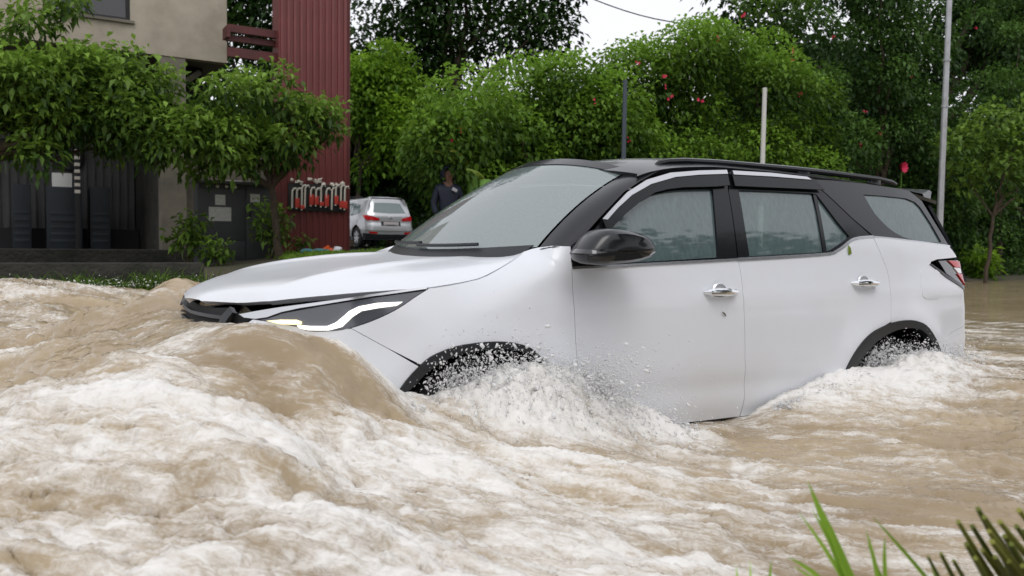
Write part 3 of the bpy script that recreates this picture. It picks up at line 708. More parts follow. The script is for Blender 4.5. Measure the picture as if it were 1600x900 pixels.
# rack of hooked white pipes on the panel
SY = RY-.06
rk = empty('pipe_rack', ((Xp(450, SY)+Xp(540, SY))/2, SY, Zp(495, 330, SY))); tag(rk, 'rack of hooked white pipes with red pieces on the red panel', 'rack'); ro = np.array(rk.location)
def rpt(mb, name, m, smooth=True): mb.V = [tuple(np.array(v)-ro) for v in mb.V]; return mb.build(name, m, rk, smooth)
rpt(MB().box((Xp(450, SY), SY-.02, Zp(495, 330, SY)), (Xp(540, SY), SY+.022, Zp(495, 288, SY)), .005), 'board', 'machine_dark')
rs = np.random.RandomState(4)
for k, px_ in enumerate((455, 462, 470, 475, 484, 492, 500, 508, 517, 523, 531, 537)):
    x = Xp(px_, SY); zt_ = Zp(px_, 292+rs.uniform(-3, 3), SY); zb_ = Zp(px_, 327+rs.uniform(-6, 2), SY)
    rpt(MB().tube([(x, SY-.05, zb_), (x+.005, SY-.055, (zt_+zb_)/2), (x+.01, SY-.06, zt_-.05), (x+.04, SY-.065, zt_), (x+.09, SY-.05, zt_+.01), (x+.11, SY-.03, zt_-.03)], .022, 7), 'hooked_pipe', 'rack_white')
    if k in (1, 2, 4, 5, 6, 7, 9, 10, 11):
        rpt(MB().box((x-.03, SY-.075, zb_+.03), (x+.07, SY-.03, zb_+rs.uniform(.12, .30)), .012), 'red_piece', 'rack_red')
for k, px_ in enumerate((456, 464, 471, 484, 491, 498, 507, 517, 525, 533)):
    x = Xp(px_, SY); z = Zp(px_, 284+(px_ > 500)*4+rs.uniform(-3, 3), SY); p = [(x+rs.uniform(-.05, .05), SY-.03+rs.uniform(-.02, .02), z+rs.uniform(-.04, .04)) for _ in range(5)]; rpt(MB().tube(p, .035, 7), 'cloth_roll', 'rack_white')

# ================================================================== the big white SUV
suv = empty('suv', PV); suv.rotation_mode = 'QUATERNION'
suv.rotation_quaternion = Matrix([list(map(float, r_)) for r_ in CM]).to_quaternion()
tag(suv, 'large white SUV with black roof pushing a bow wave through brown flood water', 'suv')

PL = Plan([(0, 0), (.010, .25), (.05, .45), (.125, .62), (.25, .76), (.43, .855), (.70, .903), (1.0, .92), (1.6, .926), (2.5, .928), (3.4, .926),
           (3.9, .915), (4.3, .885), (4.55, .83), (4.69, .72), (4.755, .55), (4.785, .3), (4.79, 0)])
WF, WR = (.975, .41), (3.70, .385)      # arch centres
EX = [.015, .045, .145, .235, .41, .585, .77, 1.0, 1.107, 1.24, 1.306]       # bonnet edge: x, half width, height
EY = [.0, .20, .40, .55, .70, .80, .86, .84, .81, .76, .72]
EZ = [.982, .984, .990, 1.008, 1.040, 1.063, 1.081, 1.116, 1.153, 1.210, 1.238]
def hood_edge_z(x): return spl(x, EX[4:]+[1.376, 1.447, 1.7], EZ[4:]+[1.262, 1.262, 1.262])
def hood_edge_in(x): return spl(x, [.3, .585, .77, 1.0, 1.107, 1.24, 1.306, 1.376, 1.447, 1.6], [.07, .05, .046, .08, .112, .163, .204, .125, .066, .062])
def Bf(q):
    q = np.asarray(q, float); s, z = q[:, 0], q[:, 1]; c = PL.at(s); n = PL.nrm(s); x = c[:, 0]
    side = spl(z, [.30, .42, .50, .62, .76, .92, 1.02, 1.10, 1.22, 1.30, 1.42], [.10, .058, .032, .010, 0, .004, .016, .030, .059, .078, .118])
    front = spl(z, [.30, .45, .60, .78, .90, 1.0, 1.08, 1.42], [.08, .02, 0, .004, .022, .05, .11, .2])
    rear = spl(z, [.30, .42, .60, .76, .84, .95, 1.2, 1.42], [.12, .05, .004, 0, .045, .055, .085, .16])
    wf = sstep(.25, .9, -n[:, 0]); wr = sstep(.25, .9, n[:, 0])
    d = side*(1-wf-wr)+front*wf+rear*wr
    # fender top rolls over towards the bonnet
    ze = hood_edge_z(x); ft = 1-sstep(1.30, 1.55, x)
    sz = spl(ze, [.92, 1.02, 1.10, 1.22, 1.30], [.004, .016, .030, .059, .078])
    roll = ft*(1-wf)*(hood_edge_in(x)-sz)*np.clip((z-(ze-.12))/.12, 0, 1.5)**2*sstep(.45, .75, x)
    # wheel-arch swellings and the haunch over the rear wheel
    for (cx, cz), r0, am in ((WF, .47, .026), (WR, .53, .024)):
        rr = np.hypot(x-cx, z-cz); d = d-am*np.exp(-((rr-r0)/.10)**2)*sstep(.30, .62, z)*(1-wf-wr)
    # crease along the doors, scooped sill
    d = d+.010*np.exp(-((z-.60)/.05)**2)*sstep(1.5, 1.8, x)*(1-sstep(3.0, 3.3, x))
    d = d-.006*np.exp(-((z-(1.0+.02*(x-1)))/.045)**2)*sstep(.8, 1.1, x)
    d = np.where(z > ze-.12, d*1.0, d)+roll
    xy = c-n*d[:, None]
    return np.stack([xy[:, 0], -xy[:, 1], z], -1)
def Gf(q):
    q = np.asarray(q, float); x, z = q[:, 0], q[:, 1]
    bw = spl(x, [1.0, 1.45, 2.2, 3.3, 3.9, 4.3, 4.55, 4.8], [.855, .864, .869, .868, .852, .818, .775, .70])
    t = z-1.22
    return np.stack([x, -(bw-.28*t-.16*t*np.abs(t)), z], -1)
def xfront(y): return np.interp(np.abs(y), [0, .2, .4, .55, .70, .80, .86, .95], [.015, .045, .145, .235, .41, .585, .77, 1.1])
def Hf(q):
    q = np.asarray(q, float); x, y = q[:, 0], q[:, 1]; ay = np.abs(y)
    yh = np.interp(x, EX, EY)+1e-4; ze = spl(x, EX, EZ)
    top = spl(x, [.015, .04, .1, .2, .4, .6, .8, 1.0, 1.2, 1.35], [.984, 1.006, 1.034, 1.064, 1.106, 1.140, 1.166, 1.186, 1.203, 1.210])
    r = np.clip(ay/yh, 0, 1)
    z = ze+(top-ze)*(1-r**5)**.8
    fl = sstep(.12, .45, x)*(1-sstep(.9, 1.25, x))
    z = z+fl*(.016*np.exp(-((ay-.56+.10*x)/.06)**2)-.012*np.exp(-(ay/.36)**4))*(1-r**4)
    return np.stack([x, y, z], -1)
def Wf(q):              # windscreen: (v across -1..1, u up 0..1)
    q = np.asarray(q, float); v, u = q[:, 0], q[:, 1]
    bx = 1.10+.235*np.abs(v)**2.2; by = v*.765; bz = 1.195+.045*v*v
    tx = 1.815+.13*np.abs(v)**2.2; ty = v*.615; tz = 1.705-.075*np.abs(v)**2.4
    b = 4*u*(1-u)*.035
    return np.stack([bx+(tx-bx)*u-b*.5, by+(ty-by)*u, bz+(tz-bz)*u+b*.8], -1)
def zedge(x): return spl(x, [1.85, 2.0, 2.2, 2.5, 2.9, 3.3, 3.8, 4.2, 4.5], [1.585, 1.632, 1.668, 1.690, 1.694, 1.688, 1.668, 1.645, 1.615])
def Rf(q):              # roof: (x, v across)
    q = np.asarray(q, float); x, v = q[:, 0], q[:, 1]; ze = zedge(x); wv = -Gf(np.stack([x, ze], -1))[:, 1]
    h = spl(x, [1.8, 2.1, 2.6, 3.4, 4.1, 4.5], [.085, .080, .078, .078, .080, .085])
    return np.stack([x, v*wv, ze+h*(1-np.abs(v)**2.8)], -1)
def Tf(q):              # upper tailgate (y, z)
    q = np.asarray(q, float); y, z = q[:, 0], q[:, 1]
    return np.stack([4.70-(z-1.2)*.50-.16*(np.abs(y)/.8)**2.5, y, z], -1)
B = Surf(Bf, (0, PL.L), (.32, 1.40), na=420, nb=90); G = Surf(Gf, (1.0, 4.75), (1.15, 1.75), na=300, nb=60)
H = Surf(Hf, (0, 1.5), (-.95, .95), na=120, nb=120); WS = Surf(Wf, (-1, 1), (0, 1)); RF = Surf(Rf, (1.85, 4.5), (-1, 1)); TG = Surf(Tf, (-.85, .85), (1.0, 1.7))
sx = PL.sx

# outlines read off the photograph
def sm(pts, k=4):
    P = np.array(pts, float); P = np.vstack([2*P[0]-P[1], P, 2*P[-1]-P[-2]]); out = []
    for i in range(1, len(P)-2):
        for t in np.linspace(0, 1, k, endpoint=False):
            out.append(tuple(.5*(2*P[i]+(P[i+1]-P[i-1])*t+(2*P[i-1]-5*P[i]+4*P[i+1]-P[i+2])*t*t+(3*P[i]-P[i-1]-3*P[i+1]+P[i+2])*t**3)))
    return out+[tuple(P[-2])]
arch_f = sm([(868, 593), (858, 577), (850, 566), (840, 553), (829, 544), (813, 538), (796, 535), (776, 534), (755, 535), (734, 537.5), (714, 541), (692, 548.5), (672, 558), (657, 570)], 2)
arch_f2 = sm([(644, 583), (633, 596), (623, 610)], 3)
hl_low = sm([(668, 450), (630, 477), (605, 491), (580, 502), (560, 509), (542, 514), (523, 517), (505, 518), (490, 518), (477, 516.5), (465, 511), (440, 506), (417, 502.5), (395, 499)], 2)
seam = [(549, 513.5), (605, 544), (654, 572.5)]
door_f = [(891, 386), (893, 410), (896, 470), (900, 540), (904, 612)]
door_b = sm([(1153, 405), (1158, 430), (1161, 460), (1163.5, 507), (1164, 560), (1163.5, 616)], 2)
door_r = sm([(1365, 371), (1377, 399), (1387, 425), (1391.5, 455), (1392.5, 480), (1392, 503)], 2)
arch_r = sm([(1392, 504.5), (1368, 516), (1354, 527), (1342, 541), (1332, 556), (1323, 573)], 3)
arch_r2 = sm([(1472, 569), (1468, 546), (1459, 525), (1446, 508), (1429, 501), (1410, 501), (1393, 504.5)], 3)
belt = [(893, 419), (928, 417.5), (1000, 413.5), (1080, 409.5), (1153, 405.5)]
belt2 = sm([(1153, 405.5), (1200, 403), (1250, 400.2), (1295, 397), (1305, 393.5), (1314, 388), (1322, 381.5), (1330, 375.5), (1342, 372), (1364, 370.3)], 2)
belt3 = [(1365, 370.5), (1400, 374), (1440, 379), (1483, 385)]
zsill = .43
# white sheet metal
fend = [(668, 449), (700, 443), (747, 436), (762, 431), (776, 422), (792, 411), (809, 401), (822, 391.5), (840, 387), (859, 383), (888, 383.5)]
panel('front_fender', B, [(sx(x_), float(hood_edge_z(x_))) for x_ in (.77, .85, .92, 1.0, 1.05, 1.107, 1.17, 1.24, 1.275, 1.306, 1.34, 1.376, 1.41, 1.447)]+door_f[1:]+[(sx(1.50), zsill), (sx(1.42), zsill), (sx(1.40), .52)]+arch_f+seam[::-1][1:]+hl_low[11::-1][:-1], 'white_paint', suv, res=.03)
panel('front_bumper', B, [seam[0], seam[1], seam[2]]+arch_f2+[(sx(.56), .50), (sx(.54), .36), (0.0, .36), (0.0, .70), (.30, .70), (.42, .80)]+hl_low[::-1][:16], 'white_paint', suv, res=.03, gap=.0005)
panel('front_door', B, belt+door_b[1:]+[(sx(2.51), zsill), (sx(1.52), zsill)]+door_f[::-1][:-1], 'white_paint', suv, res=.03)
panel('rear_door', B, belt2+door_r[1:]+arch_r[1:]+[(sx(3.16), zsill+.02), (sx(3.10), zsill), (sx(2.515), zsill)]+door_b[::-1][:-1], 'white_paint', suv, res=.03)
panel('rear_quarter', B, belt3+[(1496, 402), (1464, 405.5), (1455, 409), (1453, 414), (1477, 430), (1505, 451), (1509, 478), (sx(4.60), .86), (sx(4.44), .83), (sx(4.28), .80), (sx(4.20), .73), (sx(4.185), .68)]+arch_r2[1:]+door_r[::-1][:-1], 'white_paint', suv, res=.03)
panel('rear_bumper', B, [(sx(4.185), .68), (sx(4.20), .73), (sx(4.28), .80), (sx(4.44), .83), (sx(4.60), .86), (PL.L, .86), (PL.L, .40), (sx(4.24), .40), (sx(4.20), .55)], 'white_paint', suv, res=.03, gap=.0008)
panel('fuel_lid', B, [(1441, 421), (1463, 421), (1468, 426), (1470, 445), (1469, 463), (1465, 467), (1446, 467.5), (1441, 462), (1438, 440), (1438, 425)], 'white_paint', suv, res=.02, off=.003, thick=.004, both=False)
hx = list(np.interp(np.linspace(0, 10, 41), range(11), EX)); near = [(x_, -float(np.interp(x_, EX, EY))) for x_ in hx]
cowl = [(1.306-.19*(1-(abs(yy)/.72)**2.2), yy) for yy in np.linspace(-.66, .66, 15)]
panel('bonnet', H, near+cowl+[(x, -y) for x, y in near[::-1][:-1]], 'white_paint', suv, res=.025, thick=.03, both=False)
# two-tone greenhouse
roof_poly = [(x, -1) for x in np.linspace(1.90, 4.42, 30)]+[(4.44, v) for v in np.linspace(-1, 1, 16)]+[(x, 1) for x in np.linspace(4.42, 1.90, 30)]+[(1.90-.13*(1-abs(v)**2.2)+.03, v) for v in np.linspace(.97, -.97, 15)]
panel('roof', RF, roof_poly, 'black_paint', suv, res=.06, thick=.02, gap=0, both=False)
panel('windscreen', WS, [(-.985, .03), (.985, .03), (.985, .5), (.985, .975), (-.985, .975), (-.985, .5)], 'screen_glass', suv, res=.06, thick=0, gap=0, both=False)
hd = panel('windscreen_header', WS, [(-1, .955), (1, .955), (1, 1.04), (-1, 1.04)], 'black_gloss', suv, res=.06, thick=.01, gap=0, off=.004, both=False)
panel('cowl_panel', WS, [(-.93, -.05), (.93, -.05), (.96, .045), (-.96, .045)], 'black_plastic', suv, res=.06, thick=.01, gap=0, off=.004, both=False)
# pillar strip between windscreen edge and the window line
gl = G.poly([(890, 386), (905, 374), (921, 358), (936, 341), (952, 324), (975, 300), (1000, 283)])
gl = gl+[(2.06, float(zedge(2.06)))]
ga = np.array(gl); cu = Gf(ga); uu = np.linspace(0, 1.02, len(gl)); ca = Wf(np.stack([np.full(len(gl), -1.0), uu], -1))
V = []; Fs = []
for i in range(len(gl)):
    mid = (ca[i]+cu[i])/2+np.array([-.02, -.035, .012])*(1-.5*i/len(gl))
    for t in np.linspace(0, 1, 7):
        V.append((1-t)**2*ca[i]+2*t*(1-t)*mid+t*t*cu[i])
for i in range(len(gl)-1):
    for j in range(6): Fs.append((i*7+j, i*7+j+1, (i+1)*7+j+1, (i+1)*7+j))
py_mesh('windscreen_pillar', V, [f[::-1] for f in Fs], 'black_paint', suv, True, 50)
py_mesh('windscreen_pillar', np.array(V)*[1, -1, 1], Fs, 'black_paint', suv, True, 50)
# black door frames (one sheet behind the panes), with the panes set proud of nothing: openings are real
def ring(name, outer, inner, m, off=0.0):
    return panel(name, G, outer, m, suv, res=.04, thick=.02, gap=0, off=off, hole=G.poly(inner))
top_f = [(940, 350), (952, 327), (975, 303), (1005, 284), (1042, 273), (1087, 269), (1134, 268)]
win_f = [(926, 414), (940, 380), (950, 362), (975, 336), (998, 317), (1024, 302.5), (1045, 298.5), (1065, 297), (1114, 296), (1117, 330), (1122, 402)]
win_f_in = [(922, 416.5), (927, 409), (940, 380), (950, 362), (975, 336), (998, 317), (1024, 302.5), (1045, 298.5), (1065, 297), (1114, 296), (1117, 330), (1122, 405.5)]
ring('door_frame', [(893, 418)]+[(897, 404), (915, 378), (936, 350)]+top_f[1:]+[(1138, 300), (1152, 404.5), (1080, 408.5), (1000, 412.5), (928, 416.8)],
     [(928, 413), (940, 381), (950, 363), (975, 336), (998, 317), (1024, 302.5), (1045, 298.5), (1065, 297), (1114, 296), (1117, 330), (1122, 402), (1060, 406), (1000, 409.5)], 'black_gloss')
wr_in = [(1154, 297), (1210, 299), (1268, 302), (1276, 304), (1290, 322), (1308, 346), (1327, 369), (1318, 377), (1300, 389), (1288, 394), (1171, 400.5), (1163, 350)]
ring('door_frame', [(1140, 268), (1200, 272), (1262, 280), (1290, 303), (1330, 341), (1363, 370), (1342, 371), (1330, 374), (1322, 380), (1314, 386.5), (1305, 392), (1295, 395.5), (1250, 399), (1200, 401.8), (1154, 404.3), (1147, 350), (1139, 300)], wr_in, 'black_gloss')
panel('front_door_glass', G, [(924, 417), (940, 377), (950, 358), (975, 332), (998, 313), (1024, 299), (1045, 295), (1065, 294), (1118, 293), (1121, 330), (1126, 407)], 'side_glass', suv, res=.06, thick=0, gap=0, off=-.012)
panel('rear_door_glass', G, [(1150, 294), (1210, 296), (1269, 299), (1281, 345), (1290, 396), (1168, 404), (1159, 350)], 'side_glass', suv, res=.06, thick=0, gap=0, off=-.012)
panel('corner_glass', G, [(1274, 300), (1292, 320), (1310, 344), (1331, 369), (1320, 380), (1302, 391), (1291, 396), (1282, 345)], 'side_glass', suv, res=.06, thick=0, gap=0, off=-.0125)
panel('division_bar', G, [(1271, 301), (1276.5, 304), (1285, 345), (1293, 394), (1287.5, 395), (1280, 345)], 'black_gloss', suv, res=.05, thick=.02, gap=0, off=-.004)
q_win = [(1349, 304), (1380, 306), (1416, 310), (1430, 316), (1438, 324), (1455, 350), (1471, 378.5), (1450, 378), (1427, 375), (1412, 370.5), (1399, 364), (1387, 355), (1377, 345), (1367, 334), (1360, 323)]
ring('quarter_pillar', [(1264, 280), (1300, 282), (1350, 287), (1400, 294), (1420, 298), (1440, 314), (1460, 347), (1482, 383.5), (1440, 378.2), (1400, 373), (1366, 369.6), (1332, 341), (1292, 303)], q_win[::-1], 'black_paint')
panel('quarter_glass', G, [(1346, 302), (1380, 303.5), (1418, 308), (1433, 314), (1441, 323), (1458, 350), (1474, 381), (1450, 380), (1426, 377.5), (1410, 373), (1397, 366), (1385, 357), (1375, 347), (1365, 336), (1357, 323)], 'side_glass', suv, res=.06, thick=0, gap=0, off=-.008)
# rain visors with chrome strips
panel('rain_visor', G, [(938, 346), (952, 327), (975, 303), (1005, 284), (1042, 273), (1087, 269), (1131, 268), (1136, 292), (1114, 294), (1065, 295), (1040, 298), (1020, 303), (998, 316), (975, 335), (952, 358), (944, 362)], 'black_gloss', suv, res=.03, thick=.006, gap=0, off=.022)
panel('rain_visor', G, [(1138, 269), (1200, 272.5), (1258, 279), (1270, 284), (1284, 299), (1240, 297), (1190, 295), (1144, 293)], 'black_gloss', suv, res=.03, thick=.006, gap=0, off=.022)
panel('chrome_strip', G, [(936, 345), (952, 327.5), (975, 303.5), (1005, 284.5), (1042, 273.5), (1087, 270), (1130, 269), (1132, 275), (1087, 276.5), (1050, 280), (1012, 291), (982, 308), (960, 328), (944, 346)], 'satin_chrome', suv, res=.03, thick=.005, gap=0, off=.027)
panel('chrome_strip', G, [(1139, 270), (1200, 273.5), (1256, 279.5), (1262, 284), (1200, 279), (1141, 276)], 'satin_chrome', suv, res=.03, thick=.005, gap=0, off=.027)
# belt mouldings
def strip(name, pts, m, h=.011, off=.006):
    q = np.array(G.poly(pts)); up = np.zeros_like(q); T = np.gradient(q, axis=0); T /= np.linalg.norm(T, axis=1)[:, None]; up = np.stack([-T[:, 1], T[:, 0]], 1)
    return panel(name, G, [tuple(p) for p in (q+up*h/2)]+[tuple(p) for p in (q-up*h/2)[::-1]], m, suv, res=.05, thick=.008, gap=0, off=off)
strip('belt_moulding', belt, 'satin_chrome'); strip('belt_moulding', belt2, 'satin_chrome', .016); strip('belt_moulding', belt3, 'satin_chrome')
# sill step
MB().box((1.50, -.90, .36), (3.16, -.80, .415), .015).build('side_step', 'satin_chrome', suv); MB().box((1.50, .80, .36), (3.16, .90, .415), .015).build('side_step', 'satin_chrome', suv)
# wheel-arch trims
def arch_trim(name, outer, inner): panel(name, B, outer+inner[::-1], 'black_plastic', suv, res=.03, thick=.05, gap=0, off=.007)
arch_trim('arch_trim', [(sx(1.41), .50), (sx(1.40), .56)]+arch_f+arch_f2+[(sx(.575), .56), (sx(.56), .50)], [(sx(1.375), .50), (sx(1.37), .56)]+sm([(859, 596), (852, 581), (846, 571), (836, 560), (825, 552.5), (811, 547.5), (796, 545.5), (776, 545), (755, 546), (734, 549.5), (714, 554), (696, 562), (681, 571), (667, 581), (656, 592), (645, 603), (633, 614)], 2)+[(sx(.62), .56), (sx(.60), .50)])
arch_trim('arch_trim', [(sx(4.215), .50), (sx(4.205), .58)]+arch_r2[:-1]+arch_r+[(sx(3.20), .56), (sx(3.19), .50)], [(sx(4.17), .50), (sx(4.16), .58)]+sm([(1465, 569), (1461, 550), (1453, 530), (1440, 516), (1428, 512.5), (1411, 513), (1394, 518), (1376, 528), (1364, 538), (1354, 549), (1345, 561), (1337, 575)], 3)+[(sx(3.26), .56), (sx(3.25), .50)])
# head lamps
lamp = panel('headlight', B, [(398, 500), (417, 497), (440, 489), (505, 477), (580, 465), (640, 456.5), (666, 453)]+hl_low[1:], 'lamp_black', suv, res=.03, thick=.02, off=-.004)
panel('headlight_chrome', B, [(374, 491), (400, 486), (440, 479.5), (475, 475), (510, 470), (575, 460), (620, 454), (669, 447.5), (666, 452.5), (620, 459), (580, 464), (540, 470.5), (505, 476.5), (470, 482), (440, 488.5), (418, 496.5), (400, 499), (382, 497)], 'satin_chrome', suv, res=.03, thick=.02, off=.004)
panel('running_light', B, [(418, 502), (440, 500), (465, 500), (472, 502.5), (471, 507), (458, 507.5), (438, 506.5)], 'drl_warm', suv, res=.02, thick=.01, gap=0, off=.010)
panel('running_light', B, [(465, 509), (472, 508.5), (487, 509.5), (512, 509.5), (525, 504), (536, 495), (546, 486), (560, 479), (588, 474), (628, 472.5), (620, 477.5), (590, 481.5), (565, 486), (551, 495), (535, 510.5), (515, 516), (482, 516), (470, 513)], 'drl', suv, res=.02, thick=.012, gap=0, off=.010)
# grille
panel('grille_mesh', B, [(0, .70), (.30, .70), (.42, .80), (398, 499), (374, 492), (.42, .985), (.3, .975), (0, .968)], 'dark_void', suv, res=.04, thick=.02, gap=0, off=-.03)
for k in range(5):
    z = .755+.042*k
    e = .43+.012*k; panel('grille_slat', B, [(0, z), (e, z+.012), (e, z+.026), (0, z+.014)], 'black_plastic', suv, res=.05, thick=.02, gap=0, off=-.012)
panel('grille_surround', B, [(.40, .72), (.455, .83), (.50, .93), (.53, .965), (.50, .985), (.46, .95), (.42, .85), (.37, .73)], 'black_gloss', suv, res=.03, thick=.02, gap=0, off=.004)
# tail lamps
panel('tail_light', B, [(1465, 407.5), (1486, 406.5), (1500, 407), (1504, 418), (1506, 436), (1505, 447), (1492, 438), (1478, 428)], 'smoke_lens', suv, res=.02, thick=.02, off=.004)
ty = sx(4.56); te = sx(4.74)
panel('tail_light_lens', B, [(1479, 407.5), (te, 1.232), (te, 1.19), (1490, 418)], 'red_lens', suv, res=.02, thick=.02, gap=0, off=.012)
panel('tail_light_lens', B, [(1488, 418.5), (te, 1.185), (te, 1.158), (1495, 427)], 'clear_lens', suv, res=.02, thick=.02, gap=0, off=.010)
panel('tail_light_lens', B, [(1493, 428), (te, 1.153), (te, 1.08), (1505, 446)], 'red_lens', suv, res=.02, thick=.02, gap=0, off=.012)
panel('lamp_moulding', B, [(1452, 413), (1455, 412.5), (1480, 431), (1506, 449), (1505, 452), (1478, 434)], 'black_gloss', suv, res=.03, thick=.01, gap=0, off=.005)
# tail
panel('tailgate', B, [(sx(4.70), .87), (PL.L, .87), (PL.L, 1.18), (sx(4.72), 1.18)], 'white_paint', suv, res=.05)
panel('rear_window', TG, [(-.66, 1.26), (.66, 1.26), (.58, 1.58), (-.58, 1.58)], 'side_glass', suv, res=.08, thick=0, gap=0, off=.004, both=False)
panel('tailgate_frame', TG, [(-.80, 1.12), (.80, 1.12), (.72, 1.40), (.62, 1.63), (-.62, 1.63), (-.72, 1.40)], 'black_paint', suv, res=.08, thick=.02, gap=0, both=False)
sp = MB(); pts = [(4.36, -.64, 1.655), (4.50, -.60, 1.70), (4.56, -.56, 1.695), (4.545, -.57, 1.66), (4.47, -.62, 1.60)]
def spo(v): 
    w_ = .62; return [(4.34, v*w_, 1.665+.055*(1-abs(v)**3)), (4.54-.05*abs(v)**3, v*(w_-.05), 1.70+.035*(1-v*v)), (4.565-.05*abs(v)**3, v*(w_-.05), 1.69+.035*(1-v*v)), (4.50-.04*abs(v)**3, v*(w_-.02), 1.625+.03*(1-v*v)), (4.40, v*w_, 1.60)]
vv = np.linspace(-1, 1, 17); V = [p for v in vv for p in spo(v)]
Fs = [(i*5+j, i*5+(j+1) % 5, (i+1)*5+(j+1) % 5, (i+1)*5+j) for i in range(16) for j in range(5)]+[(0, 1, 2, 3, 4), tuple(80+j for j in (4, 3, 2, 1, 0))]
py_mesh('spoiler', V, Fs, 'black_paint', suv)
# roof rails
for sgn in (-1, 1):
    path = []
    for px_, py_, yy in ((1022, 257, 0), (1030, 252, 0), (1043, 249, 0), (1069, 248, 0), (1120, 250.5, 0), (1173, 255, 0), (1240, 261, 0), (1303, 268, 0), (1373, 277, 0), (1392, 281.5, 0), (1400, 285, 0)):
        d = wray(px_, py_)@CM; o_ = (CAM-PV)@CM+PV; t = (-.615-o_[1])/d[1]; p = o_+t*d; path.append((p[0], sgn*.615, p[2]-.012))
    MB().tube(path, [.010]+[.017]*9+[.010], 8).build('roof_rail', 'black_gloss', suv)
    for xx in (2.55, 3.2, 3.85): MB().box((xx-.05, sgn*.615-.014, float(zedge(xx))+.01), (xx+.05, sgn*.615+.014, np.interp(xx, [p[0] for p in path], [p[2] for p in path])), .008).build('rail_foot', 'black_gloss', suv)
# door handles
for c_, L_ in (((1124, 456.5), .20), ((1348.5, 442.5), .20)):
    q0 = B.inv(*c_); p = Bf(np.array([q0]))[0]
    for sgn in (-1, 1):
        y = sgn*abs(p[1])
        mb = MB(); mb.tube([(p[0]-L_/2, y-sgn*.002, p[2]), (p[0]-L_/2+.02, y+sgn*.028, p[2]+.001), (p[0]-.05, y+sgn*.038, p[2]+.003), (p[0]+.03, y+sgn*.038, p[2]+.003), (p[0]+L_/2-.02, y+sgn*.028, p[2]+.001), (p[0]+L_/2, y-sgn*.002, p[2])], [.010, .016, .019, .019, .016, .010], 10)
        h_ = mb.build('door_handle', 'chrome', suv)
        mb = MB(); mb.lathe([(.052, .0), (.045, .006*sgn), (.0, .008*sgn)], 24, 'y', (p[0], y-sgn*.001, p[2]-.004)); mb.build('handle_cup', 'satin_chrome', h_)
# mirrors
mo = [(902, 399), (908, 388), (922, 369), (934, 358.5), (947, 355), (962, 355), (980, 357.5), (997, 362), (1010, 369), (1017, 376), (1022, 386), (1020, 396), (1013, 403), (997, 409.5), (975, 413.5), (956, 415.5), (935, 416.5), (918, 415), (907, 410)]
pc = []
o_ = (CAM-PV)@CM+PV
for (a_, b_) in mo:
    d = wray(a_, b_)@CM; t = (-1.06-o_[1])/d[1]; pc.append(o_+t*d)
pc = np.array(pc); cc = pc.mean(0)
def mirror_shell(sel_lo, sel_hi, name, m, sgn, yoff=0, scl=1):
    # oval shell: the outline swells from the door side (y -0.94) to the outer face
    rings = []
    for k, (yy, s_, dx) in enumerate(((.10, .70, .02), (.085, .88, .01), (.04, .98, .004), (.0, 1.0, 0), (-.04, .985, .0), (-.075, .93, .004), (-.095, .74, .008), (-.10, .30, .01))):
        ringp = cc+(pc-cc)*s_*scl*.92; ringp = ringp.copy(); ringp[:, 1] = -1.04+yy+(.11 if sgn > 0 else 0); ringp[:, 0] += dx-.015+(.20 if sgn > 0 else 0)
        rings.append(np.clip(ringp, [-9, -9, sel_lo], [9, 9, sel_hi]))
    V = np.vstack(rings); n_ = len(pc); Fs = [(i*n_+j, i*n_+(j+1) % n_, (i+1)*n_+(j+1) % n_, (i+1)*n_+j) for i in range(len(rings)-1) for j in range(n_)]+[tuple(range(n_))[::-1], tuple((len(rings)-1)*n_+j for j in range(n_))]
    V = V*[1, -sgn, 1]
    if sgn < 0: Fs = [f for f in Fs]
    else: Fs = [f[::-1] for f in Fs]
    return py_mesh(name, V, Fs, m, suv, True, 40)
for sgn in (-1, 1):
    mr_ = mirror_shell(cc[2]-.5, cc[2]+.5, 'door_mirror', 'mirror_black', sgn)
    mirror_shell(cc[2]-.028, cc[2]-.010, 'mirror_indicator', 'smoke_lens', sgn, scl=1.012)
    MB().box((cc[0]-.09, sgn*.84, cc[2]-.065), (cc[0]+.03, sgn*.99, cc[2]-.02), .012).build('mirror_arm', 'black_gloss', suv)
# wipers
for (a0, b0, a1, b1) in ((-.62, .05, .02, .055), (.0, .075, .60, .05)):
    qs = [np.array([[a0+(a1-a0)*t, b0+(b1-b0)*t]]) for t in np.linspace(0, 1, 8)]; MB().tube([Wf(q)[0]+WS.normal(np.vstack([q]*4))[0]*.022 for q in qs], .009, 6).build('wiper', 'black_plastic', suv)
